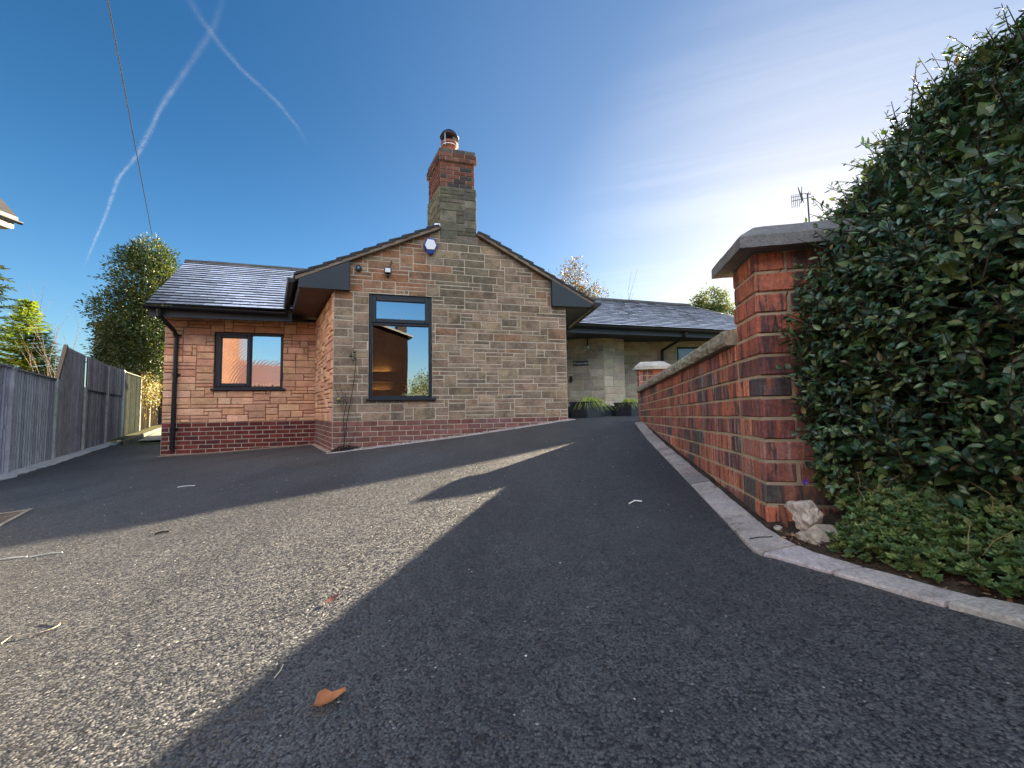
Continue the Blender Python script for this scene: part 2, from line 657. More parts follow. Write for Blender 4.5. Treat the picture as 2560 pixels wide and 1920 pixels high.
M['darkglass'] = mat_glass("shaded_window_glass", 0.0, 0.14)
M['filmglass'] = mat_glass("filmed_window_glass", 0.03, 0.7)
M['room'] = mat_plain("dim_room", (0.10, 0.075, 0.055), 0.9, 0.2, var=0.3)
M['fence'] = mat_attr("weathered_fence_board", 0.85, 0.2, 0.3, 9, 60, 0.25, 0.5, 40, 0.004, stretch=(7, 7, 0.6), stain=(0.14, 0.135, 0.135), stain_scale=3)
M['bark'] = mat_attr("bark", 0.9, 0.2, 0.3, 12, 80, 0.2, 0.6, 40, 0.01)
M['leaf'] = mat_leaf("glossy_leaf", 0.33, 0.6, 0.12)
M['treeleaf'] = mat_leaf("tree_leaf", 0.45, 0.5, 0.3)
M['coverleaf'] = mat_leaf("ground_cover_leaf", 0.5, 0.4, 0.2)
M['grassleaf'] = mat_leaf("pot_grass", 0.4, 0.4, 0.35)
M['soil'] = mat_attr("soil", 0.95, 0.2, 0.35, 20, 120, 0.3, 0.9, 60, 0.02)
M['ground'] = mat_attr("rough_ground", 0.95, 0.2, 0.35, 3, 40, 0.3, 0.6, 30, 0.02)
M['paver'] = mat_attr("kerb_block", 0.8, 0.3, 0.22, 10, 140, 0.22, 0.7, 110, 0.005, stain=(0.11, 0.10, 0.09), stain_scale=9, stain_lo=0.55, stain_hi=0.7)
M['paving'] = mat_attr("pale_paving", 0.8, 0.3, 0.25, 5, 60, 0.2, 0.3, 40)
M['rock'] = mat_attr("limestone", 0.9, 0.25, 0.3, 18, 90, 0.2, 0.9, 40, 0.012, stain=(0.20, 0.13, 0.06), stain_scale=14)
M['leafdry'] = mat_leaf("dead_leaf", 0.6, 0.4, 0.15, (1.3, 1, 0.8))
M['planter'] = mat_plain("charcoal_planter", (0.030, 0.036, 0.048), 0.45, 0.5, bump=0.1, bscale=40, var=0.15)
M['cloud'] = mat_cloud("thin_vapour")
M['farwall'] = mat_attr("street_brick", 1.0, 0.0, 0.2, 2, 12, 0.15, 0.2, 12)
M['matt'] = mat_attr("painted_or_rendered", 0.8, 0.3, 0.12, 3, 40, 0.1, 0.15)

# ---------------------------------------------------------------- terrain
W0 = (-0.104, 0.092, 0.038, 0.007, 0.003)


def gz(x, y):
    x = min(max(x, -9.5), 2.3)
    y = min(max(y, -6.0), 10.0)
    z = W0[0] + W0[1] * x + W0[2] * y + W0[3] * x * x + W0[4] * x * y
    if z > 0.235:
        z = 0.235 + 0.04 * (1 - math.exp(-(z - 0.235) / 0.04))
    return z


def sheet(name, xs, ys, lift, mat, col=(1, 1, 1), inside=None, zfun=None):
    V, F = [], []
    nx = len(xs)
    for y in ys:
        for x in xs:
            V.append((x, y, (zfun or gz)(x, y) + lift))
    for j in range(len(ys) - 1):
        for i in range(nx - 1):
            if inside and not inside((xs[i] + xs[i + 1]) / 2, (ys[j] + ys[j + 1]) / 2):
                continue
            F.append((j * nx + i, j * nx + i + 1, (j + 1) * nx + i + 1, (j + 1) * nx + i))
    mb = MB()
    mb.mesh(V, F, col)
    return mb.build(name, mat, smooth=True)


def rng_lin(a, b, n):
    return [a + (b - a) * i / n for i in range(n + 1)]


far = [-600, -250, -120, -60, -30, -18, -13] + rng_lin(-10, 10, 40) + [13, 18, 30, 60, 120, 250, 600]
structure(sheet("ground", far, far, -0.035, M['ground'], (0.075, 0.085, 0.035)))
structure(sheet("driveway", rng_lin(-9.6, 3.4, 65), rng_lin(-9, 9.5, 92), 0.0, M['asphalt']))

# kerb of small blocks: left and right edge as polylines
KL = [(1.52, 5.0), (1.481, 4.858), (1.174, 3.499), (0.919, 2.228), (0.773, 1.516), (0.729, 1.32), (0.706, 1.20), (0.738, 1.165),
      (0.802, 1.052), (0.834, 0.994), (0.881, 0.897), (0.957, 0.782), (1.13, 0.50), (1.42, 0.05), (1.75, -0.45), (2.1, -1.0)]
KR = [(1.62, 5.0), (1.581, 4.858), (1.262, 3.499), (1.01, 2.228), (0.872, 1.516), (0.836, 1.36), (0.826, 1.235), (0.845, 1.14),
      (0.882, 1.045), (0.915, 0.985), (0.958, 0.885), (1.03, 0.785), (1.22, 0.50), (1.53, 0.03), (1.86, -0.47), (2.22, -1.02)]


def resample(pl, n):
    d = [0]
    for a, b in zip(pl, pl[1:]):
        d.append(d[-1] + hypot(b[0] - a[0], b[1] - a[1]))
    out = []
    for k in range(n + 1):
        t = d[-1] * k / n
        for i in range(len(pl) - 1):
            if t <= d[i + 1] + 1e-9:
                s = (t - d[i]) / (d[i + 1] - d[i])
                out.append(tuple(pl[i][c] + (pl[i + 1][c] - pl[i][c]) * s for c in range(len(pl[0]))))
                break
    return out


def seg_lens(pl, n):
    return resample(pl, n)


rk = random.Random(5)
mk = MB()
both = [(a[0], a[1], b[0], b[1]) for a, b in zip(KL, KR)]
# resample left and right together along their mean length
cum = [0]
for a, b in zip(both, both[1:]):
    cum.append(cum[-1] + hypot((b[0] + b[2] - a[0] - a[2]) / 2, (b[1] + b[3] - a[1] - a[3]) / 2))


def kerb_at(t):
    t = min(max(t, 0), cum[-1] - 1e-6)
    for i in range(len(cum) - 1):
        if t <= cum[i + 1]:
            s = (t - cum[i]) / (cum[i + 1] - cum[i])
            return [both[i][c] + (both[i + 1][c] - both[i][c]) * s for c in range(4)]


t = 0.0
while t < cum[-1] - 0.05:
    L = rk.choice((0.20, 0.20, 0.21, 0.16)) * rk.uniform(0.95, 1.05)
    n = 4
    col = jit(rk, (0.38, 0.345, 0.325), 0.2, 0.04)
    rows = []
    dz0, dz1 = rk.uniform(0.004, 0.016), rk.uniform(0.004, 0.016)
    for k in range(n + 1):
        q = kerb_at(t + 0.004 + (L - 0.008) * k / n)
        hz = dz0 + (dz1 - dz0) * k / n
        w = 0.006 + rk.uniform(-0.003, 0.003)
        lx, ly, rx, ry = q
        rows.append([(lx, ly, gz(lx, ly) - 0.04), (lx, ly, gz(lx, ly) + hz - 0.004), (lx + (rx - lx) * w / 0.1, ly + (ry - ly) * w / 0.1, gz(lx, ly) + hz + 0.002),
                     (rx - (rx - lx) * w / 0.1, ry - (ry - ly) * w / 0.1, gz(rx, ry) + hz + 0.004), (rx, ry, gz(rx, ry) + hz - 0.002), (rx, ry, gz(rx, ry) - 0.04)])
    V = [p for r in rows for p in r]
    F = []
    for k in range(n):
        for j in range(5):
            F.append((k * 6 + j, k * 6 + j + 1, (k + 1) * 6 + j + 1, (k + 1) * 6 + j))
    F.append((5, 4, 3, 2, 1, 0))
    F.append(tuple(n * 6 + j for j in range(6)))
    mk.mesh(V, F, col)
    t += L
structure(mk.build("kerb", M['paver']), "pale grey block kerb along the brick wall and the planted bed")


def kerb_right_x(y):
    for a, b in zip(KR, KR[1:]):
        if b[1] <= y <= a[1]:
            s = (y - a[1]) / (b[1] - a[1])
            return a[0] + (b[0] - a[0]) * s
    return KR[-1][0] if y < KR[-1][1] else KR[0][0]


# soil of the bed right of the kerb (a sheet in rows that follow the kerb)
mb = MB()
rows = []
ys = rng_lin(-1.0, 4.95, 90)
for y in ys:
    x0 = kerb_right_x(y) + 0.001
    r = []
    for k, d in enumerate((0, 0.03, 0.08, 0.15, 0.25, 0.4, 0.7, 1.2, 2.5, 6)):
        x = x0 + d
        lift = 0.004 + 0.10 * (1 - math.exp(-d / 0.35)) + 0.012 * noise.noise(Vector((x * 14, y * 14, 0))) * min(1, d * 20)
        if y > 1.38:
            lift = 0.004 + 0.006 * noise.noise(Vector((x * 14, y * 14, 3)))
        r.append((x, y, gz(x, y) + lift))
    rows.append(r)
V = [p for r in rows for p in r]
n = 10
F = [(j * n + i, j * n + i + 1, (j + 1) * n + i + 1, (j + 1) * n + i) for j in range(len(ys) - 1) for i in range(n - 1)]
mb.mesh(V, F, (0.075, 0.055, 0.04))
structure(mb.build("flower_bed_soil", M['soil'], smooth=True))


# ---------------------------------------------------------------- masonry builders
def clip_poly(poly, a, b, c):
    """keep a*x+b*y<=c"""
    out = []
    for i in range(len(poly)):
        p, q = poly[i], poly[(i + 1) % len(poly)]
        dp, dq = a * p[0] + b * p[1] - c, a * q[0] + b * q[1] - c
        if dp <= 0:
            out.append(p)
        if (dp < 0 < dq) or (dq < 0 < dp):
            s = dp / (dp - dq)
            out.append((p[0] + (q[0] - p[0]) * s, p[1] + (q[1] - p[1]) * s))
    return out


def clip_convex(poly, convex):
    for i in range(len(convex)):
        p, q = convex[i], convex[(i + 1) % len(convex)]
        ex, ey = q[0] - p[0], q[1] - p[1]
        a, b = ey, -ex
        poly = clip_poly(poly, a, b, a * p[0] + b * p[1])
        if len(poly) < 3:
            return []
    return poly


def rect_minus(rects, hole):
    out = []
    hx0, hz0, hx1, hz1 = hole
    for (x0, z0, x1, z1) in rects:
        if hx1 <= x0 or hx0 >= x1 or hz1 <= z0 or hz0 >= z1:
            out.append((x0, z0, x1, z1))
            continue
        if x0 < hx0:
            out.append((x0, z0, hx0, z1))
        if x1 > hx1:
            out.append((hx1, z0, x1, z1))
        a, b = max(x0, hx0), min(x1, hx1)
        if z0 < hz0:
            out.append((a, z0, b, hz0))
        if z1 > hz1:
            out.append((a, hz1, b, z1))
    return out


def area(p):
    return abs(sum(p[i][0] * p[(i + 1) % len(p)][1] - p[(i + 1) % len(p)][0] * p[i][1] for i in range(len(p)))) / 2


def slab_face(mb, P, poly, gap, h, bev, col, rng, rough=0.0):
    """a stone: outline poly (u,z) shrunk by gap/2, standing h proud of the wall face (towards -d)"""
    us = [p[0] for p in poly]
    zs = [p[1] for p in poly]
    w, hh = max(us) - min(us), max(zs) - min(zs)
    if w < 0.02 or hh < 0.015 or area(poly) < 0.0008:
        return
    cu, cz = (max(us) + min(us)) / 2, (max(zs) + min(zs)) / 2
    def shr(g):
        su, sz = max(0.1, (w - 2 * g) / w), max(0.1, (hh - 2 * g) / hh)
        return [(cu + (u - cu) * su, cz + (z - cz) * sz) for u, z in poly]
    o = shr(gap / 2)
    if rough:
        o = [(u + rng.uniform(-rough, rough), z + rng.uniform(-rough, rough)) for u, z in o]
    i_ = []
    cuo = sum(p[0] for p in o) / len(o)
    for (u, z) in o:
        i_.append((u - math.copysign(min(bev, w * 0.2), u - cu), z - math.copysign(min(bev, hh * 0.2), z - cz)))
    n = len(o)
    ht = [h + (rng.uniform(-0.3, 0.3) * h) for _ in range(n)]
    V = [P(u, 0.012, z) for u, z in o] + [P(u, -h * 0.45, z) for u, z in o] + [P(i_[k][0], -ht[k], i_[k][1]) for k in range(n)] + [P(cu, -h * (1.15 if rough else 1.0), cz)]
    F = []
    for k in range(n):
        k2 = (k + 1) % n
        F.append((k, k2, n + k2, n + k))
        F.append((n + k, n + k2, 2 * n + k2, 2 * n + k))
        F.append((2 * n + k, 2 * n + k2, 3 * n))
    mb.mesh(V, F, col)


def ashlar(mb, P, poly, holes, rng, pal, cw=0.072, ch=0.071, gap=0.011, h=0.009, bev=0.005, big=1.0, maxw=6, rough=0.0015):
    u0, u1 = min(p[0] for p in poly), max(p[0] for p in poly)
    z0, z1 = min(p[1] for p in poly), max(p[1] for p in poly)
    nu, nz = max(1, round((u1 - u0) / cw)), max(1, round((z1 - z0) / ch))
    cw, ch = (u1 - u0) / nu, (z1 - z0) / nz
    occ = [[False] * nu for _ in range(nz)]
    for j in range(nz):
        i = 0
        while i < nu:
            if occ[j][i]:
                i += 1
                continue
            hh = rng.choices((1, 2, 3), (0.46, 0.47, 0.05 * big))[0]
            ww = rng.randint(2, maxw) if hh == 1 else (rng.randint(3, 6) if hh == 2 else rng.randint(3, 5))
            if hh == 2 and rng.random() < 0.2:
                ww = rng.randint(5, maxw)
            hh = min(hh, nz - j)
            ww = min(ww, nu - i)
            k = 0
            while k < ww and not occ[j][i + k]:
                k += 1
            ww = k
            if nu - i - ww == 1:
                ww += 1 if all(not occ[j][i + ww] for _ in (0,)) else 0
            for a in range(1, hh):
                if any(occ[j + a][i + b] for b in range(ww)):
                    hh = a
                    break
            for a in range(hh):
                for b in range(ww):
                    occ[j + a][i + b] = True
            for r in multi_minus((u0 + i * cw, z0 + j * ch, u0 + (i + ww) * cw, z0 + (j + hh) * ch), holes):
                pg = clip_convex([(r[0], r[1]), (r[2], r[1]), (r[2], r[3]), (r[0], r[3])], poly)
                if len(pg) >= 3:
                    slab_face(mb, P, pg, gap, h * rng.uniform(0.6, 1.5), bev, pal(rng, (r[0] + r[2]) / 2, (r[1] + r[3]) / 2), rng, rough)
            i += ww


def multi_minus(r, holes):
    rs = [r]
    for hle in holes:
        rs = rect_minus(rs, hle)
    return rs


def brick_courses(mb, P, u0, u1, z0, z1, rng, pal, bl=0.225, bh=0.075, gap=0.010, h=0.005, bev=0.003, holes=(), off=0.0, poly=None):
    k = 0
    z = z1
    while z > z0 + 0.01:
        zz = max(z - bh, z0)
        u = u0 - (bl / 2 if k % 2 else 0) - off
        while u < u1 - 0.005:
            a, b = max(u, u0), min(u + bl, u1)
            if b - a > 0.02:
                for r in multi_minus((a, zz, b, z), holes):
                    pg = [(r[0], r[1]), (r[2], r[1]), (r[2], r[3]), (r[0], r[3])]
                    if poly:
                        pg = clip_convex(pg, poly)
                    if len(pg) >= 3:
                        slab_face(mb, P, pg, gap, h * rng.uniform(0.7, 1.4), bev, pal(rng, (a + b) / 2, z), rng)
            u += bl
        z = zz
        k += 1


def backing(mb, P, poly, holes, mat=1, d=0.0):
    u0, u1 = min(p[0] for p in poly), max(p[0] for p in poly)
    z0, z1 = min(p[1] for p in poly), max(p[1] for p in poly)
    for r in multi_minus((u0, z0, u1, z1), holes):
        pg = clip_convex([(r[0], r[1]), (r[2], r[1]), (r[2], r[3]), (r[0], r[3])], poly)
        if len(pg) >= 3:
            mb.face([P(u, d, z) for u, z in pg], (1, 1, 1), mat)


# ---------------------------------------------------------------- the bungalow
EX, EY = 0.9642, 0.2652           # along the front
NX, NY = -0.2652, 0.9642          # into the house
FO = (-2.581, 5.75)


def PF(u, d, z):
    return Vector((FO[0] + EX * u + NX * d, FO[1] + EY * u + NY * d, z))


LO = (-3.733, 7.59)


def PL(u, d, z):
    return Vector((LO[0] + EX * u + NX * d, LO[1] + EY * u + NY * d, z))


RO = (2.25, 9.0)


def PR(u, d, z):
    return Vector((RO[0] + EX * u + NX * d, RO[1] + EY * u + NY * d, z))


def frame_between(a, b, depth_sign=1):
    a, b = Vector((a[0], a[1], 0)), Vector((b[0], b[1], 0))
    e = (b - a).normalized()
    n = Vector((-e.y, e.x, 0))
    return (lambda u, d, z: Vector((a.x + e.x * u + n.x * d, a.y + e.y * u + n.y * d, z))), (b - a).length


house = thing("bungalow", "stone bungalow with a gabled front, tall brick-topped chimney and frosted tile roofs", "house", (FO[0], FO[1], 0))
R1 = random.Random(11)
GROUND_LOW = -0.34


def pal_front(rng, u, z):
    # grey buff stones, browner to the left and high up, some rust ones
    base = rng.choices([(0.235, 0.195, 0.15), (0.19, 0.155, 0.122), (0.27, 0.225, 0.175), (0.235, 0.155, 0.11), (0.15, 0.128, 0.108), (0.215, 0.185, 0.15)],
                       (5, 3, 3, 0.7, 1.2, 2.5))[0]
    if z > 2.15 and u < 1.3:
        base = rng.choice([(0.25, 0.14, 0.085), (0.25, 0.165, 0.115), base])
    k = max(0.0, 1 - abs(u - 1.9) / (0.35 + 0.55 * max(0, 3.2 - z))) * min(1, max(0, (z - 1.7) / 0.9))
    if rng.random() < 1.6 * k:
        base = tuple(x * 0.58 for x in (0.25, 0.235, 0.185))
    base = (base[0] * 1.17, base[1] * 1.0, base[2] * 0.85)
    return jit(rng, base, 0.11, 0.04)


def pal_pink(rng, u, z):
    base = rng.choices([(0.43, 0.265, 0.185), (0.40, 0.24, 0.17), (0.48, 0.31, 0.225), (0.38, 0.21, 0.145), (0.35, 0.215, 0.165)], (4, 3, 3, 2, 1))[0]
    return jit(rng, (base[0] * 1.62, base[1] * 1.4, base[2] * 1.16), 0.10, 0.04)


def pal_porch(rng, u, z):
    base = rng.choices([(0.31, 0.26, 0.195), (0.285, 0.24, 0.185), (0.34, 0.29, 0.225), (0.26, 0.225, 0.18)], (4, 3, 3, 2))[0]
    return jit(rng, tuple(x * 1.2 for x in base), 0.12, 0.04)


def pal_plinth_old(rng, u, z):
    return jit(rng, rng.choice([(0.20, 0.085, 0.065), (0.17, 0.075, 0.06), (0.22, 0.10, 0.08), (0.19, 0.10, 0.085)]), 0.15, 0.05)


def pal_plinth_new(rng, u, z):
    return jit(rng, rng.choice([(0.155, 0.032, 0.026), (0.13, 0.027, 0.024), (0.175, 0.038, 0.03), (0.10, 0.028, 0.026)]), 0.15, 0.05)


# --- front wall of stone with the gable and the lower part of the chimney in one face
WIN_F = (0.483, 0.628, 1.405, 2.212)
gable = [(0.0, 0.312), (3.64, 0.312), (3.64, 2.45), (1.80, 3.40), (0.0, 2.60)]
mb = MB()
CHOLE = (1.535, 3.10, 2.118, 4.2)
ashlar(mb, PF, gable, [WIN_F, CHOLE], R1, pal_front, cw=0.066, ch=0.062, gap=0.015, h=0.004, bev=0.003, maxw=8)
backing(mb, PF, gable, [WIN_F, CHOLE], 1)
# reveals of the opening
u0, z0, u1, z1 = WIN_F
for q in ([(u0, z0), (u0, z1)], [(u1, z1), (u1, z0)], [(u0, z1), (u1, z1)], [(u1, z0), (u0, z0)]):
    (ua, za), (ub, zb) = q
    mb.face([PF(ua, -0.006, za), PF(ub, -0.006, zb), PF(ub, 0.12, zb), PF(ua, 0.12, za)], (1, 1, 1), 1)
# side returning behind the right corner
bR = Vector((-0.11, 0.994, 0))
cR = PF(3.64, 0, 0)
PSR, _l = frame_between((cR.x, cR.y), (cR.x + bR.x * 5, cR.y + bR.y * 5))
mb.face([PF(3.64, 0.0, GROUND_LOW), cR + bR * 5 + Vector((0, 0, GROUND_LOW)), cR + bR * 5 + Vector((0, 0, 2.4)), PF(3.64, 0.0, 2.4)], (1, 1, 1), 1)
front_wall = mb.build("stone_wall", [M['stone'], M['mortar_pale']], house)

mb = MB()
brick_courses(mb, PF, 0.0, 3.64, GROUND_LOW, 0.312, R1, pal_plinth_old, bl=0.205, bh=0.0765)
backing(mb, PF, [(0, GROUND_LOW), (3.64, GROUND_LOW), (3.64, 0.312), (0, 0.312)], [], 1)
mb.build("brick_plinth", [M['plinth'], M['mortar_pale']], house)

# --- short return wall between the front and the set-back part
CLp, RJp = PF(0, 0, 0), PL(0, 0, 0)
PRET, LRET = frame_between((RJp.x, RJp.y), (CLp.x, CLp.y))
mb = MB()
poly = [(0, 0.305), (LRET - 0.004, 0.305), (LRET - 0.004, 2.2), (0, 2.2)]
ashlar(mb, PRET, poly, [], R1, pal_pink, h=0.016, bev=0.010, gap=0.012, rough=0.003)
backing(mb, PRET, [(0, 0.305), (LRET, 0.305), (LRET, 2.3), (0, 2.3)], [], 1)
mb.build("stone_wall", [M['pinkstone'], M['mortar_pink']], house)
mb = MB()
brick_courses(mb, PRET, 0, LRET - 0.004, GROUND_LOW, 0.305, R1, pal_plinth_old, bl=0.215, bh=0.0755)
backing(mb, PRET, [(0, GROUND_LOW), (LRET, GROUND_LOW), (LRET, 0.305), (0, 0.305)], [], 1)
mb.build("brick_plinth", [M['plinth'], M['mortar_pale']], house)

# --- set-back left part
WIN_L = (-1.672, 0.895, -0.567, 1.928)
mb = MB()
poly = [(-2.43, 0.298), (0, 0.298), (0, 2.18), (-2.43, 2.18)]
ashlar(mb, PL, poly, [WIN_L], R1, pal_pink, cw=0.070, ch=0.062, h=0.012, bev=0.008, gap=0.010, rough=0.002, maxw=7)
backing(mb, PL, poly, [WIN_L], 1)
u0, z0, u1, z1 = WIN_L
for q in ([(u0, z0), (u0, z1)], [(u1, z1), (u1, z0)], [(u0, z1), (u1, z1)], [(u1, z0), (u0, z0)]):
    (ua, za), (ub, zb) = q
    mb.face([PL(ua, -0.006, za), PL(ub, -0.006, zb), PL(ub, 0.12, zb), PL(ua, 0.12, za)], (1, 1, 1), 1)
bL = Vector((-0.42, 0.9075, 0))
lc = PL(-2.43, 0, 0)
mb.face([lc + Vector((0, 0, GROUND_LOW)), lc + bL * 3.4 + Vector((0, 0, GROUND_LOW)), lc + bL * 3.4 + Vector((0, 0, 2.2)), lc + Vector((0, 0, 2.2))], (1, 1, 1), 1)
mb.build("stone_wall", [M['pinkstone'], M['mortar_pink']], house)
mb = MB()
brick_courses(mb, PL, -2.43, 0, GROUND_LOW, 0.298, R1, pal_plinth_new, bl=0.222, bh=0.0765, gap=0.012)
backing(mb, PL, [(-2.43, GROUND_LOW), (0, GROUND_LOW), (0, 0.298), (-2.43, 0.298)], [], 1)
mb.build("brick_plinth", [M['plinth'], M['mortar_pale']], house)


# --- windows
def bar(mb, P, u0, z0, u1, z1, d0, d1, bev=0.006):
    mb.box(lambda x, y, z: P(x, y, z), (u0, d0, z0), (u1, d1, z1), (1, 1, 1), 0, bev)


def ring(mb, P, u0, z0, u1, z1, w, d0, d1, bev=0.006):
    bar(mb, P, u0, z0, u0 + w, z1, d0, d1, bev)
    bar(mb, P, u1 - w, z0, u1, z1, d0, d1, bev)
    bar(mb, P, u0 + w, z0, u1 - w, z0 + w, d0, d1, bev)
    bar(mb, P, u0 + w, z1 - w, u1 - w, z1, d0, d1, bev)


def pane(P, u0, z0, u1, z1, d, mat, parent):
    m = MB()
    m.face([P(u0, d, z0), P(u1, d, z0), P(u1, d, z1), P(u0, d, z1)])
    return m.build("pane", mat, parent)


u0, z0, u1, z1 = WIN_F
wroot = MB()
ring(wroot, PF, u0 + 0.002, z0 + 0.002, u1 - 0.002, z1 - 0.002, 0.048, 0.018, 0.085)
bar(wroot, PF, u0 + 0.05, 1.742, u1 - 0.05, 1.79, 0.018, 0.085)
win = wroot.build("window", M['frame'], house)
win['label'] = "tall window with a small top light and anthracite frame"
sash = MB()
ring(sash, PF, u0 + 0.042, 1.778, u1 - 0.042, z1 - 0.04, 0.062, 0.004, 0.060, 0.008)
sash.build("sash", M['frame'], win)
s = MB()
s.box(PF, (u0 - 0.03, -0.05, z0 - 0.022), (u1 + 0.06, 0.06, z0 + 0.012), (1, 1, 1), 0, 0.006)
s.build("sill", M['frame'], win)
pane(PF, u0 + 0.045, z0 + 0.045, u1 - 0.045, 1.745, 0.052, M['glass'], win)
pane(PF, u0 + 0.10, 1.836, u1 - 0.10, z1 - 0.098, 0.034, M['glass'], win)

u0, z0, u1, z1 = WIN_L
wroot = MB()
ring(wroot, PL, u0 + 0.002, z0 + 0.002, u1 - 0.002, z1 - 0.002, 0.046, 0.018, 0.085)
bar(wroot, PL, -1.143, z0 + 0.048, -1.095, z1 - 0.048, 0.018, 0.085)
win2 = wroot.build("window", M['frame'], house)
win2['label'] = "two-light window with anthracite frame and rippled protective film"
sash = MB()
ring(sash, PL, u0 + 0.04, z0 + 0.04, -1.10, z1 - 0.04, 0.064, 0.004, 0.060, 0.008)
sash.build("sash", M['frame'], win2)
s = MB()
s.box(PL, (u0 - 0.035, -0.05, z0 - 0.03), (u1 + 0.05, 0.06, z0 + 0.010), (1, 1, 1), 0, 0.006)
s.build("sill", M['frame'], win2)
pane(PL, u0 + 0.10, z0 + 0.10, -1.16, z1 - 0.10, 0.034, M['filmglass'], win2)
pane(PL, -1.098, z0 + 0.045, u1 - 0.045, z1 - 0.045, 0.052, M['filmglass'], win2)

# rooms behind the panes
mb = MB()
for P, w in ((PF, (0.3, 0.3, 2.6, 2.36, 2.2)), (PL, (-1.9, 0.5, -0.3, 2.15, 1.6))):
    a0, b0, a1, b1, dd = w
    c = [P(a0, 0.14, b0), P(a1, 0.14, b0), P(a1, dd, b0), P(a0, dd, b0), P(a0, 0.14, b1), P(a1, 0.14, b1), P(a1, dd, b1), P(a0, dd, b1)]
    mb.mesh(c, [(0, 1, 2, 3), (7, 6, 5, 4), (1, 5, 6, 2), (2, 6, 7, 3), (3, 7, 4, 0)])
mb.build("interior", M['room'], house)
# lit shelf inside
shelf = thing("shelf_unit", "dark wall shelf with warm strip lights seen through the tall window", "shelf", tuple(PF(0.75, 2.1, 1.2)))
for zt in (1.22, 0.86):
    mb = MB()
    mb.box(PF, (0.32, 1.90, zt - (0.20 if zt > 1 else 0.08)), (1.02 if zt > 1 else 0.9, 2.19, zt), (1, 1, 1), 0, 0.005)
    mb.build("shelf_board", M['frame'], shelf)
    mb = MB()
    mb.box(PF, (0.36, 2.13, zt + 0.001), (0.72, 2.17, zt + 0.006))
    mb.build("light_strip", mat_emit("warm_light_strip", (1.0, 0.50, 0.14), 9.0 if zt > 1 else 5.0), shelf)



# --- roofs
def tile_roof(mb, A, B, C, D, rows, tw, frost, rng, thick=0.014):
    """A eave left, B eave right, C ridge right, D ridge left; courses of separate tiles"""
    A, B, C, D = map(Vector, (A, B, C, D))
    nrm = (B - A).cross(D - A).normalized()
    if nrm.z < 0:
        nrm = -nrm

    def q(s, t):
        return (A * (1 - s) + B * s) * (1 - t) + (D * (1 - s) + C * s) * t
    for r in range(rows):
        t0, t1 = r / rows, min(1.0, (r + 1.35) / rows)
        tm = (r + 0.5) / rows
        ln = (q(1, tm) - q(0, tm)).length
        n = max(1, round(ln / tw))
        offs = 0.5 if r % 2 else 0.0
        for k in range(n + (1 if offs else 0)):
            s0, s1 = max(0, (k - offs) / n), min(1, (k + 1 - offs) / n)
            if s1 - s0 < 0.15 / n:
                continue
            g = 0.0022 / max(ln, 0.1)
            s0 += g
            s1 -= g
            lift0 = 0.036 + rng.uniform(-0.003, 0.003)
            lift1 = 0.006
            dt = rng.uniform(-0.03, 0.03) / rows
            p = [q(s0, t0 + dt), q(s1, t0 + dt), q(s1, t1), q(s0, t1)]
            lo = [p[0] + nrm * (lift0 - thick), p[1] + nrm * (lift0 - thick), p[2] + nrm * (lift1 - thick), p[3] + nrm * (lift1 - thick)]
            up = [p[0] + nrm * lift0, p[1] + nrm * lift0, p[2] + nrm * lift1, p[3] + nrm * lift1]
            base = jit(rng, (0.022, 0.022, 0.026), 0.3, 0.06)
            fr = frost(q((s0 + s1) / 2, tm), (s0 + s1) / 2, tm) * rng.uniform(0.6, 1.2)
            fr = min(1, max(0, fr))
            top = tuple(b_ * (1 - fr) + w_ * fr for b_, w_ in zip(base, (0.82, 0.84, 0.93)))
            V = lo + up
            nn = len(mb.v)
            mb.v.extend(tuple(x) for x in V)
            for f, c in (((4, 5, 6, 7), top), ((0, 1, 5, 4), base), ((1, 2, 6, 5), base), ((3, 0, 4, 7), base)):
                mb.f.append(tuple(nn + i for i in f))
                mb.c.append(c)
                mb.m.append(0)
    # underlay
    mb.face([A, B, C, D], (0.02, 0.02, 0.022))


def ridge_tiles(mb, a, b, rng, r=0.085, L=0.42):
    a, b = Vector(a), Vector(b)
    d = (b - a)
    n = max(1, round(d.length / L))
    e = d.normalized()
    s = e.cross(Vector((0, 0, 1))).normalized()
    for k in range(n):
        p0, p1 = a + d * (k / n) + e * 0.004, a + d * ((k + 1) / n) - e * 0.004
        c = jit(rng, (0.085, 0.08, 0.07), 0.25, 0.08)
        lift = rng.uniform(0, 0.008)
        V = []
        for p in (p0, p1):
            for (x, z) in ((-r, -0.055), (-r * 0.72, 0.012), (-r * 0.25, 0.045), (r * 0.25, 0.045), (r * 0.72, 0.012), (r, -0.055)):
                V.append(p + s * x + Vector((0, 0, z + lift)))
        F = [(i, i + 1, 7 + i, 6 + i) for i in range(5)] + [(5, 4, 3, 2, 1, 0), (6, 7, 8, 9, 10, 11)]
        mb.mesh(V, F, c)


R2 = random.Random(23)
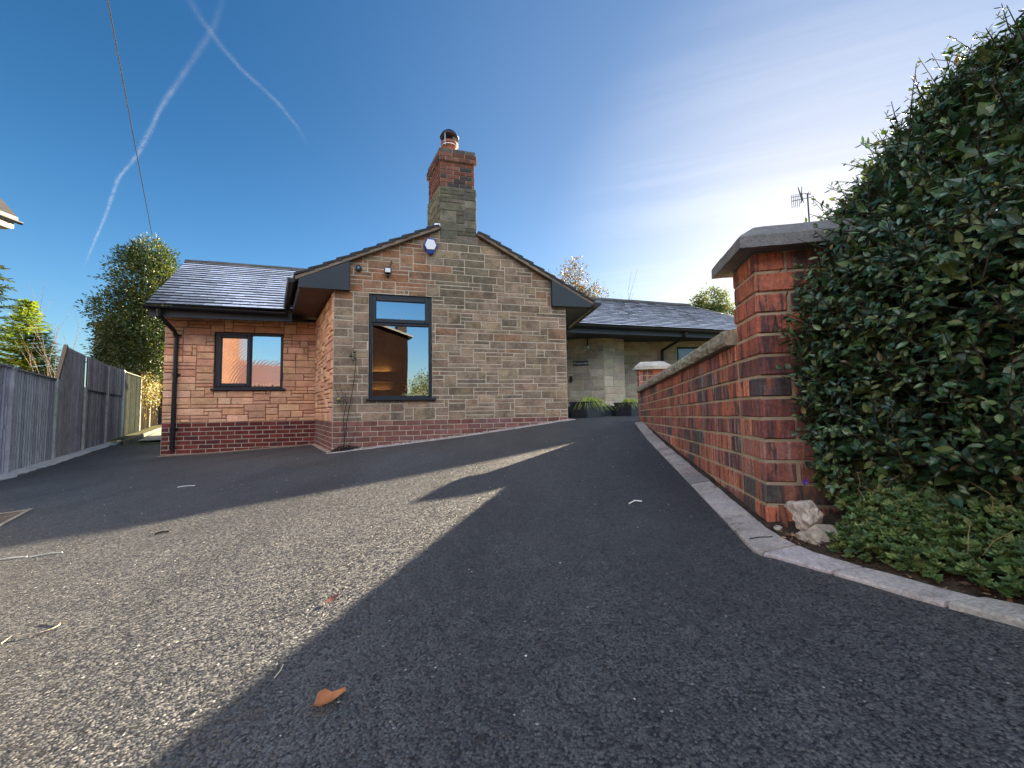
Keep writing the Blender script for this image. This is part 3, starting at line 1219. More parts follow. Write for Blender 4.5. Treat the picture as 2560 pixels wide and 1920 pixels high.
# main gable roof
ROOF_F = -0.085
EL = PF(-0.50, ROOF_F, 2.395)
AP = PF(1.80, ROOF_F, 3.475)
ER = PF(4.15, ROOF_F, 2.265)
dL = Vector((-0.52, 0.854, 0))
dM = Vector((-0.36, 0.933, 0))
dR = Vector((-0.11, 0.994, 0))
ELb, APb, ERb = EL + dL * 2.3, AP + dM * 5.2, ER + dR * 5.0
ELb2 = EL + dL * 5.6
mb = MB()
nofrost = lambda p, s, t: 0.06
fL, fR = (1.52 + 0.50) / 2.30, (4.15 - 2.135) / 2.35
Lc, Lcb = EL.lerp(AP, fL), ELb2.lerp(APb, fL)
Rc, Rcb = ER.lerp(AP, fR), ERb.lerp(APb, fR)
tile_roof(mb, ELb2, EL, Lc, Lcb, 11, 0.28, nofrost, R2, 0.03)
tile_roof(mb, ER, ERb, Rcb, Rc, 11, 0.28, nofrost, R2, 0.03)
tile_roof(mb, Lcb, Lc + dM * 0.78, AP + dM * 0.78, APb, 2, 0.28, nofrost, R2, 0.03)
tile_roof(mb, Rc + dM * 0.78, Rcb, APb, AP + dM * 0.78, 2, 0.28, nofrost, R2, 0.03)
roof_main = mb.build("roof", M['slate'], house)
mb = MB()
ridge_tiles(mb, AP + dM * 0.75, APb, R2)
mb.build("ridge", M['concrete'], roof_main)
# pale mortar bedding under the verge tiles
mb = MB()
for a, b in ((EL, Lc), (Rc, ER)):
    if a is Rc:
        mb.build("verge", M['concrete'], roof_main)
        mb = MB()
    e = (b - a).normalized()
    dn = Vector((e.z, 0, -abs(e.x))) if False else Vector((0, 0, -1))
    for k in range(10):
        p0, p1 = a + (b - a) * (k / 10), a + (b - a) * ((k + 1) / 10)
        c = jit(R2, (0.20, 0.15, 0.115), 0.2, 0.05)
        bk = Vector((NX, NY, 0)) * 0.10
        fr_ = Vector((NX, NY, 0)) * 0.012
        z1_, z2_ = Vector((0, 0, -0.012)), Vector((0, 0, -0.062))
        mb.box8([p0 + z2_ + fr_, p1 + z2_ + fr_, p1 + z2_ + bk, p0 + z2_ + bk, p0 + z1_ + fr_, p1 + z1_ + fr_, p1 + z1_ + bk, p0 + z1_ + bk], c)
mb.build("verge", M['concrete'], roof_main)

# boxed eave ends, soffits and fascias
mb = MB()
P5 = [(-0.455, 2.225), (0.218, 2.222), (0.218, 2.655), (-0.455, 2.345)]
d0, d1 = -0.075, -0.004
V = [PF(u, d0, z) for u, z in P5] + [PF(u, d1, z) for u, z in P5]
mb.mesh(V, [(0, 1, 2, 3), (7, 6, 5, 4), (0, 4, 5, 1), (1, 5, 6, 2), (2, 6, 7, 3), (3, 7, 4, 0)])
mb.build("box_end", M['navy'], house)
mb = MB()
P6 = [(3.378, 2.158), (4.085, 2.175), (4.10, 2.235), (3.378, 2.60)]
V = [PF(u, d0, z) for u, z in P6] + [PF(u, d1, z) for u, z in P6]
mb.mesh(V, [(0, 1, 2, 3), (7, 6, 5, 4), (0, 4, 5, 1), (1, 5, 6, 2), (2, 6, 7, 3), (3, 7, 4, 0)])
mb.build("box_end", M['navy'], house)
mb = MB()
g0, g1 = PF(-0.455, -0.004, 2.226), PF(0.0, -0.004, 2.226)
gb = PF(-0.455, 0, 2.226) + dL * 2.35
mb.face([g0, g1, PL(0.0, 0, 2.226), PL(-0.16, -0.02, 2.226), gb])
mb.build("soffit", M['soffit'], house)
mb = MB()
mb.face([PF(3.64, 0.0, 2.16), PF(4.085, 0.0, 2.172), PF(4.085, 0, 2.172) + dR * 4.6, PF(3.64, 0, 2.16) + dR * 4.6])
mb.build("soffit", M['darksoffit'], house)
mb = MB()
mb.face([PL(-2.5, -0.40, 2.115), PL(-0.3, -0.40, 2.115), PL(0.05, 0.0, 2.165), PL(-2.5, 0.0, 2.165)])
mb.build("soffit", M['darksoffit'], house)


def board(mb, a, b, h, w, inward, col=(1, 1, 1)):
    a, b, inward = Vector(a), Vector(b), Vector(inward).normalized() * w
    zv = Vector((0, 0, h))
    mb.box8([a, b, b + inward, a + inward, a + zv, b + zv, b + inward + zv, a + inward + zv], col)


mb = MB()
# fascia of the main roof's left eave, left wing, right eave
board(mb, PF(-0.46, 0.0, 2.22), PF(-0.46, 0, 2.22) + dL * 2.1, 0.14, 0.025, (EX, EY, 0))
mb.build("fascia", M['navy'], house)
mb = MB()
board(mb, PL(-2.47, -0.405, 2.085), PL(-0.33, -0.405, 2.085), 0.14, 0.025, (NX, NY, 0))
mb.build("fascia", M['navy'], house)
mb = MB()
board(mb, PF(4.09, 0.0, 2.165), PF(4.09, 0, 2.165) + dR * 4.6, 0.08, 0.025, (-EX, -EY, 0))
mb.build("fascia", M['navy'], house)


def gutter(mb, a, b, r=0.055):
    a, b = Vector(a), Vector(b)
    e = (b - a).normalized()
    s = e.cross(Vector((0, 0, 1))).normalized()
    n = 8
    for rr, flip in ((r, False), (r - 0.006, True)):
        V = []
        for p in (a, b):
            for k in range(n + 1):
                w = pi + pi * k / n
                V.append(p + s * cos(w) * rr + Vector((0, 0, sin(w) * rr)))
        F = [(k, k + 1, n + 2 + k, n + 1 + k) for k in range(n)]
        mb.mesh(V, F)
    for p in (a, b):
        mb.face([p + s * cos(pi + pi * k / n) * r + Vector((0, 0, sin(pi + pi * k / n) * r)) for k in range(n + 1)])
    # brackets
    L = (b - a).length
    for k in range(1, int(L / 0.7) + 1):
        p = a + e * (L * k / (int(L / 0.7) + 1))
        V = []
        for q in (p - e * 0.015, p + e * 0.015):
            for i in range(n + 1):
                w = pi + pi * i / n
                V.append(q + s * cos(w) * (r + 0.006) + Vector((0, 0, sin(w) * (r + 0.006))))
        mb.mesh(V, [(i, i + 1, n + 2 + i, n + 1 + i) for i in range(n)])


mb = MB()
gutter(mb, EL + dL * 0.05 + Vector((-0.03, -0.02, -0.045)), EL + dL * 2.25 + Vector((-0.03, -0.02, -0.045)))
mb.build("gutter", M['black'], house)
mb = MB()
gutter(mb, PL(-2.50, -0.47, 2.255), PL(-0.40, -0.47, 2.225))
mb.build("gutter", M['black'], house)
mb = MB()
gutter(mb, ER + Vector((0.045, 0.01, -0.015)), ER + dR * 4.2 + Vector((0.045, 0.01, -0.015)), 0.075)
mb.build("gutter", M['black'], house)

# left wing roof
ec_ = Vector((EX, EY, 0))
frost_l = lambda p, s, t: 0.12 + 1.15 * min(1, max(0, (s * 2.2 + t * 0.9 - 0.12))) * (0.9 + 0.5 * noise.noise(Vector((p.x * 2.2, p.y * 2.2, 1.7))))
mb = MB()
tile_roof(mb, PL(-2.50, -0.44, 2.275), PL(0.75, -0.44, 2.275), PL(0.35, 2.0, 3.81), PL(-3.05, 2.0, 3.83), 19, 0.27, frost_l, R2, 0.030)
mb.face([PL(-3.05, 2.0, 3.82), PL(0.35, 2.0, 3.80), PL(0.2, 4.3, 2.3), PL(-3.5, 4.3, 2.3)], (0.03, 0.03, 0.034))
mb.face([PL(-2.43, 0.0, 2.1), PL(-3.0, 2.0, 3.76), PL(-3.35, 3.9, 2.2)], (0.03, 0.03, 0.034))
K = 8.2  # unseen rear wing, added so its shadow covers the fence
ra, rb_ = lc + bL * 2.6, lc + bL * K
rc_, rd_ = ra + ec_ * 4.6, rb_ + ec_ * 4.6
rm0, rm1 = (ra + rc_) / 2, (rb_ + rd_) / 2
zz = lambda p, z: Vector((p.x, p.y, z))
dk = (0.03, 0.03, 0.034)
for a, b in ((ra, rb_), (rb_, rd_), (rd_, rc_)):
    mb.face([zz(a, GROUND_LOW), zz(b, GROUND_LOW), zz(b, 2.25), zz(a, 2.25)], dk)
o_ = bL * 0.3
mb.face([zz(ra - ec_ * 0.35, 2.1), zz(rb_ - ec_ * 0.35 + o_, 2.1), zz(rm1 + o_, 3.80), zz(rm0, 3.80)], dk)
mb.face([zz(rc_ + ec_ * 0.35, 2.1), zz(rd_ + ec_ * 0.35 + o_, 2.1), zz(rm1 + o_, 3.80), zz(rm0, 3.80)], dk)
mb.face([zz(rb_, 2.25), zz(rd_, 2.25), zz(rm1, 3.78)], dk)
roof_l = mb.build("roof", M['slate'], house)
mb = MB()
ridge_tiles(mb, PL(-3.06, 2.0, 3.84), PL(0.35, 2.0, 3.82), R2)
mb.build("ridge", M['concrete'], roof_l)
# downpipe at the left corner
mb = MB()
dp = [PL(-2.30, -0.47, 2.20), PL(-2.30, -0.45, 2.10), PL(-2.245, -0.10, 1.90), PL(-2.235, -0.055, 1.80), PL(-2.235, -0.055, -0.16)]
mb.tube(dp, 0.034, 12)
for z in (1.84, 1.15, 0.2):
    mb.tube([PL(-2.235, -0.055, z - 0.02), PL(-2.235, -0.055, z + 0.02)], 0.041, 12)
    mb.box(PL, (-2.30, -0.028, z - 0.012), (-2.17, -0.012, z + 0.012))
mb.build("downpipe", M['black'], house, smooth=False)

# --- chimney
CU0, CU1 = 1.535, 2.118
ec = Vector((EX, EY, 0))
bc = Vector((-0.469, 0.883, 0))
CO = PF(CU0, 0.0, 0)
CW, CD = CU1 - CU0, 0.68


def PC(u, d, z):
    return CO + ec * u + bc * d + Vector((0, 0, z))


def PCL(u, d, z):   # left face: u runs front to back reversed so the outside is -d
    return CO + bc * (CD - u) + ec * d + Vector((0, 0, z))


def PCR(u, d, z):
    return CO + ec * (CW - d) + bc * u + Vector((0, 0, z))


def pal_ch(rng, u, z):
    return jit(rng, rng.choice([(0.15, 0.14, 0.10), (0.12, 0.115, 0.085), (0.175, 0.155, 0.115), (0.11, 0.10, 0.07)]), 0.12, 0.05)


def pal_chl(rng, u, z):
    return jit(rng, rng.choice([(0.17, 0.155, 0.085), (0.15, 0.14, 0.08), (0.185, 0.16, 0.10)]), 0.12, 0.05)


def pal_chb(rng, u, z):
    return jit(rng, rng.choices([(0.175, 0.068, 0.045), (0.145, 0.058, 0.042), (0.055, 0.045, 0.043), (0.20, 0.085, 0.058)], (4, 3, 2.2, 1))[0], 0.15, 0.05)


mb = MB()
mb.box(PC, (0.004, 0.004, 2.5), (CW - 0.004, CD - 0.004, 4.02), (1, 1, 1), 1)
for P, w, pal in ((PC, CW, pal_ch), (PCL, CD, pal_chl), (PCR, CD, pal_ch)):
    ashlar(mb, P, [(0, 3.10), (w, 3.10), (w, 4.03), (0, 4.03)], [], R1, pal, cw=0.066, ch=0.066, gap=0.008, h=0.006, bev=0.004, maxw=6)
chim = mb.build("chimney", [M['stone'], M['mortar']], house)
mb = MB()
i_ = 0.018
mb.box(PC, (i_ + 0.003, i_ + 0.003, 4.0), (CW - i_ - 0.003, CD - i_ - 0.003, 4.46), (1, 1, 1), 1)
for P, w in ((PC, CW), (PCL, CD), (PCR, CD)):
    Q = (lambda P_: (lambda u, d, z: P_(u, d + i_, z)))(P)
    brick_courses(mb, Q, i_, w - i_, 4.03, 4.45, R1, pal_chb, bl=0.205, bh=0.07, gap=0.009)
    Q2 = (lambda P_: (lambda u, d, z: P_(u, d - 0.012, z)))(P)
    brick_courses(mb, Q2, -0.012, w + 0.012, 4.45, 4.59, R1, pal_chb, bl=0.205, bh=0.07, gap=0.009)
    Q3 = (lambda P_: (lambda u, d, z: P_(u, d + 0.006, z)))(P)
    brick_courses(mb, Q3, 0.006, w - 0.006, 4.59, 4.665, R1, lambda r, u, z: jit(r, (0.12, 0.10, 0.085), 0.15), bl=0.205, bh=0.075, gap=0.009)
mb.box(PC, (-0.009, -0.009, 4.452), (CW + 0.009, CD + 0.009, 4.588), (1, 1, 1), 1)
mb.box(PC, (0.009, 0.009, 4.588), (CW - 0.009, CD - 0.009, 4.662), (1, 1, 1), 1)
mb.build("brick_stack", [M['plinth'], M['mortar_pale']], chim)
pc = PC(0.27, 0.34, 4.66)
mb = MB()
mb.lathe([(0.0, 0.0), (0.135, 0.0), (0.122, 0.03), (0.115, 0.24), (0.14, 0.255), (0.145, 0.30), (0.125, 0.30), (0.10, 0.10), (0, 0.10)], pc, 24)
mb.build("pot", M['terracotta'], chim, smooth=True)
mb = MB()
mb.lathe([(0.0, 0.53), (0.08, 0.515), (0.13, 0.47), (0.16, 0.41), (0.155, 0.400), (0.06, 0.42), (0.055, 0.30), (0.0, 0.30)], pc, 24)
mb.build("cowl", M['black'], chim, smooth=True)
mb = MB()
mb.tube([(pc[0] + 0.149 * cos(2 * pi * k / 24), pc[1] + 0.149 * sin(2 * pi * k / 24), pc[2] + 0.225) for k in range(25)], 0.005, 6)
for a in (-1.9, 0.2, 2.3):
    mb.tube([(pc[0] + 0.151 * cos(a), pc[1] + 0.151 * sin(a), pc[2] + 0.40), (pc[0] + 0.151 * cos(a), pc[1] + 0.151 * sin(a), pc[2] + 0.20)], 0.006, 6)
mb.build("pot_strap", M['steel'], chim)
# lead flashing where verge meets the chimney
mb = MB()
mb.box(PC, (-0.10, -0.075, 3.315), (-0.008, 0.05, 3.375), (1, 1, 1), 0, 0.01)
mb.build("flashing", M['steel'], chim)

# --- right wing
def wall_panel(mb, a, b, z0, z1, rng, pal, holes=(), **kw):
    P, L = frame_between(a, b)
    poly = [(0, z0), (L, z0), (L, z1), (0, z1)]
    ashlar(mb, P, poly, list(holes), rng, pal, **kw)
    backing(mb, P, poly, list(holes), 1)
    return P


SC, PRc = (2.253, 9.73), (2.823, 9.98)
SLp = (1.10, 9.97)
mb = MB()
PSIGN, LSIGN = frame_between(SLp, SC)
wall_panel(mb, SLp, SC, 0.1, 2.17, R1, pal_porch, cw=0.085, ch=0.085, gap=0.010)
wall_panel(mb, SC, PRc, 0.1, 2.17, R1, lambda r, u, z: tuple(x * 1.25 for x in pal_porch(r, u, z)), cw=0.085, ch=0.085, gap=0.010)  # pier front painted lighter, as if catching more sky
PRb = (2.823 + 0.05, 10.45)
mb.face([(PRc[0], PRc[1], 0.1), (PRb[0], PRb[1], 0.1), (PRb[0], PRb[1], 2.17), (PRc[0], PRc[1], 2.17)], (1, 1, 1), 1)
RA, RB = (2.80, 10.42), (7.2, 10.52)
WIN_R = (1.55, 1.0, 2.75, 2.02)
PREC, LREC = frame_between(RA, RB)
wall_panel(mb, RA, RB, 0.1, 2.17, R1, pal_porch, [WIN_R], cw=0.085, ch=0.085, gap=0.010)
mb.build("stone_wall", [M['porchstone'], M['mortar_pale']], house)
wr = MB()
ring(wr, PREC, WIN_R[0] + 0.002, WIN_R[1], WIN_R[2] - 0.002, WIN_R[3], 0.05, 0.015, 0.08)
bar(wr, PREC, 2.12, 1.05, 2.17, 1.97, 0.015, 0.08)
win3 = wr.build("window", M['frame'], house)
pane(PREC, 1.6, 1.05, 2.12, 1.97, 0.05, M['darkglass'], win3)
pane(PREC, 2.17, 1.05, 2.70, 1.97, 0.05, M['darkglass'], win3)
mb = MB()
mb.face([PREC(1.4, 0.12, 0.9), PREC(2.9, 0.12, 0.9), PREC(2.9, 0.12, 2.1), PREC(1.4, 0.12, 2.1)])
mb.build("interior", M['room'], house)
mb = MB()
mb.face([PR(-2.2, 0.02, 2.16), PR(5.7, 0.02, 2.16), (7.3, 11.2, 2.16), (0.2, 10.6, 2.16)])
mb.build("soffit", M['darksoffit'], house)
mb = MB()
board(mb, PR(-2.2, 0.0, 2.125), PR(5.75, 0.0, 2.105), 0.16, 0.025, (NX, NY, 0))
mb.build("fascia", M['navy'], house)
mb = MB()
gutter(mb, PR(-2.2, -0.06, 2.29), PR(5.8, -0.06, 2.265))
mb.build("gutter", M['black'], house)
mb = MB()
q0 = PR(1.98, -0.06, 2.22)
w0 = PREC(1.14, -0.06, 1.88)
mb.tube([q0, q0 - Vector((0, 0, 0.09)), w0 + Vector((0.02, 0, 0.05)), w0, (w0.x, w0.y, 0.2)], 0.034, 10)
mb.build("downpipe", M['black'], house)
frost_r = lambda p, s, t: 1.0 * (1.15 - 0.25 * t + 0.55 * noise.noise(Vector((p.x * 1.3, p.y * 1.3, 4.1)))) + 0.12
mb = MB()
tile_roof(mb, PR(-2.2, -0.04, 2.31), PR(5.84, -0.04, 2.29), PR(3.84, 2.0, 3.47), PR(-0.8, 2.0, 3.50), 21, 0.27, frost_r, R2, 0.022)
tile_roof(mb, PR(5.84, -0.04, 2.29), PR(5.84, 4.0, 2.29), PR(3.84, 2.0, 3.47), PR(3.84, 2.0, 3.47), 14, 0.3, frost_r, R2, 0.013)
mb.face([PR(-0.8, 2.0, 3.5), PR(3.84, 2.0, 3.47), PR(5.84, 4.0, 2.29), PR(-2.2, 4.0, 2.31)], (0.03, 0.03, 0.034))
roof_r = mb.build("roof", M['slate'], house)
mb = MB()
ridge_tiles(mb, PR(-0.8, 2.0, 3.52), PR(3.84, 2.0, 3.49), R2)
mb.build("ridge", M['concrete'], roof_r)

# ---------------------------------------------------------------- small fittings on the house
al = thing("alarm_box", "white six-sided burglar alarm box with blue lens below the chimney", "alarm box", tuple(PF(1.385, -0.02, 3.0)))
hexo = [(-0.055, 0.125), (0.062, 0.115), (0.108, 0.01), (0.045, -0.12), (-0.04, -0.125), (-0.105, 0.005)]


def prism(mb, P, pts, uo, zo, d0, d1, inset=0.0, col=None):
    n = len(pts)
    V = [P(uo + a, d0, zo + b) for a, b in pts] + [P(uo + a * (1 - inset), d1, zo + b * (1 - inset)) for a, b in pts]
    F = [(i, (i + 1) % n, n + (i + 1) % n, n + i) for i in range(n)] + [tuple(range(n - 1, -1, -1)), tuple(range(n, 2 * n))]
    mb.mesh(V, F, col)


mb = MB()
prism(mb, PF, hexo, 1.385, 3.0, -0.010, -0.065)
mb.build("casing", M['blue'], al)
mb = MB()
prism(mb, PF, [(a * 0.84, b * 0.84) for a, b in [(-0.055, 0.125), (0.062, 0.115), (0.108, 0.01), (0.068, -0.075), (-0.062, -0.08), (-0.105, 0.005)]], 1.385, 3.0, -0.060, -0.078, 0.06)
mb.build("front_cover", M['white'], al)

cm = thing("dome_camera", "small round black dome camera on the gable left of the floodlight", "security camera", tuple(PF(0.337, -0.02, 2.575)))
mb = MB()
prism(mb, PF, [(0.046 * cos(2 * pi * k / 20), 0.046 * sin(2 * pi * k / 20)) for k in range(20)], 0.337, 2.575, -0.008, -0.05, 0.12)
mb.build("housing", M['black'], cm)
mb = MB()
prism(mb, PF, [(0.022 * cos(2 * pi * k / 16), 0.022 * sin(2 * pi * k / 16)) for k in range(16)], 0.337, 2.575, -0.05, -0.064, 0.35)
mb.build("lens", M['glass'], cm)

fl = thing("floodlight", "small black floodlight with a white face above the tall window", "floodlight", tuple(PF(0.752, -0.02, 2.55)))
mb = MB()
mb.box(PF, (0.700, -0.075, 2.515), (0.805, -0.035, 2.605), (1, 1, 1), 0, 0.008)
mb.box(PF, (0.735, -0.05, 2.470), (0.770, -0.008, 2.515), (1, 1, 1), 0, 0.004)
mb.build("housing", M['black'], fl)
mb = MB()
mb.box(PF, (0.714, -0.080, 2.528), (0.791, -0.074, 2.592), (1, 1, 1), 0, 0.002)
mb.build("lens", M['white'], fl)
mb = MB()
mb.tube([PF(0.765, -0.03, 2.60), PF(0.785, -0.018, 2.66), PF(0.80, -0.014, 2.70), PF(0.806, 0.0, 2.74)], 0.006, 6)
mb.build("cable", M['black'], fl)

sg = thing("name_sign", "small black house name plate with white lettering on the porch wall", "sign", tuple(PSIGN(0.64, -0.02, 1.55)))
su0 = 0.44
mb = MB()
mb.box(PSIGN, (su0, -0.025, 1.498), (su0 + 0.37, -0.010, 1.606), (1, 1, 1), 0, 0.004)
mb.build("plate", M['black'], sg)
fc = bpy.data.curves.new("lettering", 'FONT')
fc.body = "Rosemullar"
fc.size = 0.082
fc.shear = 0.25
fc.extrude = 0.001
fc.align_x = 'CENTER'
fc.align_y = 'CENTER'
fo = bpy.data.objects.new("lettering", fc)
COL.objects.link(fo)
bpy.context.view_layer.update()
fm = bpy.data.meshes.new_from_object(fo.evaluated_get(bpy.context.evaluated_depsgraph_get()))
bpy.data.objects.remove(fo)
fm.name = "lettering"
fo = bpy.data.objects.new("lettering", fm)
COL.objects.link(fo)
fo.parent = sg
pos = PSIGN(su0 + 0.185, -0.0275, 1.552)
ue = (PSIGN(1, 0, 0) - PSIGN(0, 0, 0)).normalized()
nn_ = (PSIGN(0, -1, 0) - PSIGN(0, 0, 0)).normalized()
mm = Matrix((ue, Vector((0, 0, 1)), nn_)).transposed().to_4x4()
mm.translation = pos - sg.location
fo.matrix_local = mm
fm.materials.clear()
fm.materials.append(M['white'])

kb = MB()
kp = [(0.035 * cos(2 * pi * k / 16), 0.035 * sin(2 * pi * k / 16) + (0.045 if sin(2 * pi * k / 16) >= 0 else -0.045)) for k in range(16)]
prism(kb, PSIGN, kp, 0.375, 1.17, -0.008, -0.05, 0.12)
tag(kb.build("key_safe", M['black']), "black rounded key safe on the porch wall below the name plate", "key safe")

cc = thing("bullet_camera", "white security camera on a dark arm under the porch eave", "security camera", tuple(PSIGN(0.77, -0.1, 1.95)))
mb = MB()
mb.tube([PSIGN(0.80, -0.06, 2.16), PSIGN(0.80, -0.06, 1.98), PSIGN(0.79, -0.09, 1.95)], 0.014, 8)
mb.build("arm", M['black'], cc)
mb = MB()
mb.tube([PSIGN(0.80, -0.02, 1.955), PSIGN(0.765, -0.15, 1.90)], 0.042, 14)
mb.build("housing", M['white'], cc)
mb = MB()
mb.tube([PSIGN(0.766, -0.148, 1.901), PSIGN(0.762, -0.158, 1.897)], 0.026, 14)
mb.build("lens", M['black'], cc)

# ---------------------------------------------------------------- garden wall with two pillars
WDX, WDY = 0.198, 0.980
WX, WY = 0.880, 1.418
gwall = thing("garden_wall", "low brindled red brick wall with stone coping and a capped pillar at each end", "brick wall", (WX, WY, 0.0))
TILT = 0.0195


def PW(u, v, z):
    """u across (to the right), v along the wall away from the camera, z up; the courses dip slightly"""
    return Vector((WX + WDX * v + WDY * u, WY + WDY * v - WDX * u, z - TILT * max(0, v - 0.23)))


def PWL(u, v, z):
    return Vector((WX + WDX * v + WDY * u, WY + WDY * v - WDX * u, z))


R3 = random.Random(41)


def pal_brick(rng):
    return jit(rng, rng.choices([(0.40, 0.120, 0.070), (0.33, 0.098, 0.068), (0.19, 0.070, 0.064), (0.085, 0.068, 0.072), (0.28, 0.12, 0.092), (0.45, 0.165, 0.10)],
                                (3.2, 3.2, 3.0, 3.2, 2.4, 0.8))[0], 0.18, 0.06)


def abox(mb, P, u0, u1, v0, v1, z0, z1):
    e = 0.0026
    j = lambda: R3.uniform(-e, e)
    mb.box(P, (u0 + j(), v0 + j(), z0), (u1 + j(), v1 + j(), z1), pal_brick(R3), 0, 0.004)


def pillar(v0, zb, ncourse, parent, P):
    mb = MB()
    w, dp = 0.33, 0.222
    for k in range(-5, ncourse):
        z0, z1 = zb + k * 0.075, zb + k * 0.075 + 0.065
        if k % 2 == 0:
            abox(mb, P, 0, 0.1025, v0, v0 + 0.105, z0, z1)
            abox(mb, P, 0, 0.1025, v0 + 0.115, v0 + dp, z0, z1)
            abox(mb, P, 0.1125, w, v0, v0 + 0.1025, z0, z1)
            abox(mb, P, 0.1125, w, v0 + 0.115, v0 + dp, z0, z1)
        else:
            abox(mb, P, 0, 0.1025 if False else 0.215, v0, v0 + 0.1025, z0, z1) if False else None
            abox(mb, P, 0, 0.212, v0, v0 + 0.212, z0, z1)
            abox(mb, P, 0.222, w, v0, v0 + 0.212, z0, z1)
    mb.box(P, (0.005, v0 + 0.005, zb - 0.38), (w - 0.005, v0 + dp - 0.005, zb + ncourse * 0.075 - 0.006), (1, 1, 1), 1)
    return mb.build("pillar", [M['brick'], M['mortar']], parent)


def pillar_cap(v0, z, parent, P, col, oh=0.062):
    w, dp = 0.33, 0.222
    mb = MB()
    b0 = [(-oh, v0 - oh), (w + oh, v0 - oh), (w + oh, v0 + dp + oh), (-oh, v0 + dp + oh)]
    def sh(pts, k):
        cu_, cv_ = w / 2, v0 + dp / 2
        return [(cu_ + (u - cu_) * (1 - k / abs(u - cu_)), cv_ + (v - cv_) * (1 - k / abs(v - cv_))) for u, v in pts]
    lv = [(b0, z), (b0, z + 0.040), (sh(b0, 0.004), z + 0.046), (sh(b0, 0.070), z + 0.098), (sh(b0, 0.078), z + 0.102)]
    # subdivide each side so the edges can waver
    rows = []
    nn = 10
    for pts, zz in lv:
        r = []
        for i in range(4):
            a, b = pts[i], pts[(i + 1) % 4]
            for k in range(nn):
                s_ = k / nn
                u, v = a[0] + (b[0] - a[0]) * s_, a[1] + (b[1] - a[1]) * s_
                wv = 0.0022 * noise.noise(Vector((u * 30, v * 30, zz * 40)))
                r.append(P(u + wv, v + wv, zz + 0.002 * noise.noise(Vector((u * 22, v * 22, 9 + zz * 5)))))
        rows.append(r)
    n4 = nn * 4
    V = [p for r in rows for p in r]
    F = []
    for j in range(len(rows) - 1):
        for k in range(n4):
            F.append((j * n4 + k, j * n4 + (k + 1) % n4, (j + 1) * n4 + (k + 1) % n4, (j + 1) * n4 + k))
    F.append(tuple(range(n4 - 1, -1, -1)))
    F.append(tuple((len(rows) - 1) * n4 + k for k in range(n4)))
    mb.mesh(V, F, col)
    return mb.build("cap", M['concrete'], parent)


p1 = pillar(0.0, 0.032, 13, gwall, PWL)
p1['label'] = "near brick pillar half hidden by the hedge"
pillar_cap(0.0, 0.032 + 13 * 0.075 - 0.006, p1, PWL, (0.20, 0.195, 0.188))
V_FAR = 3.74
p2 = pillar(V_FAR, 0.032 - 0.075 * 1, 13, gwall, PWL)
p2['label'] = "far brick pillar with a pale cap"
pillar_cap(V_FAR, 0.032 + 12 * 0.075 - 0.006, p2, PWL, (0.46, 0.42, 0.37), 0.05)
# the wall between
mb = MB()
V0, V1 = 0.232, V_FAR - 0.008
for k in range(-5, 9):
    z0, z1 = 0.032 + k * 0.075, 0.032 + k * 0.075 + 0.065
    if k == 8:
        z1 = 0.032 + 9 * 0.075 - 0.008
    v = V0 - (0.1125 if k % 2 else 0.0)
    while v < V1 - 0.03:
        L = 0.215 if R3.random() > 0.16 else 0.1025
        a, b = max(v, V0), min(v + L, V1)
        if b - a > 0.03:
            abox(mb, PW, 0, 0.1025, a, b, z0, z1)
            abox(mb, PW, 0.1125, 0.215, a, b, z0, z1)
        v += L + 0.010
mb.box(PW, (0.005, V0 - 0.004, -0.36), (0.21, V1, 0.032 + 9 * 0.075 - 0.009), (1, 1, 1), 1)
mb.build("wall_panel", [M['brick'], M['mortar']], gwall)
# coping: rock-faced slabs
mb = MB()
v = V0 - 0.004
zc0 = 0.032 + 9 * 0.075 - 0.006
while v < V1 - 0.02:
    L = min(R3.uniform(0.42, 0.62), V1 - v)
    if V1 - v - L < 0.2:
        L = V1 - v
    col = jit(R3, (0.31, 0.275, 0.205), 0.12, 0.05)
    nv = max(4, int(L / 0.022))
    rows = []
    for i in range(nv + 1):
        vv = v + 0.002 + (L - 0.004) * i / nv
        r = []
        prof = [(-0.036, 0.0), (-0.043, 0.012), (-0.045, 0.026), (-0.044, 0.042), (-0.040, 0.056), (-0.032, 0.066), (0.05, 0.070), (0.17, 0.070), (0.25, 0.066), (0.258, 0.03), (0.25, 0.0)]
        for j, (u, z) in enumerate(prof):
            a = 0.010 if j < 6 else 0.003
            d = a * (noise.noise(Vector((vv * 26, z * 60, 3.3))) + 0.6 * noise.noise(Vector((vv * 60, z * 110, 8.3))))
            edge = 0.004 if i in (0, nv) else 0
            r.append(PW(u + (d if j < 6 else 0) + edge, vv, zc0 + z + (d * 0.35 if j >= 5 else 0) - (edge if j > 4 else 0)))
        rows.append(r)
    n = len(prof)
    V = [p for r in rows for p in r]
    F = [(i * n + j, i * n + (j + 1) % n, (i + 1) * n + (j + 1) % n, (i + 1) * n + j) for i in range(nv) for j in range(n)]
    F.append(tuple(range(n - 1, -1, -1)))
    F.append(tuple(nv * n + j for j in range(n)))
    mb.mesh(V, F, col)
    v += L
mb.build("coping", M['coping'], gwall)

# ---------------------------------------------------------------- fence
FD = Vector((-0.584, 0.811, 0)).normalized()
FN = Vector((0.811, 0.584, 0)).normalized()   # towards the drive
F0 = Vector((-6.93, 5.5, 0))


def fz(s):
    t_ = [(-3, -0.34), (0, -0.331), (1.8, -0.30), (3.6, -0.285), (5.5, -0.25), (7.5, -0.21), (10.4, -0.13), (16, 0.0), (24, 0.1)]
    for (a, za), (b, zb) in zip(t_, t_[1:]):
        if a <= s <= b:
            return za + (zb - za) * (s - a) / (b - a)
    return t_[-1][1]


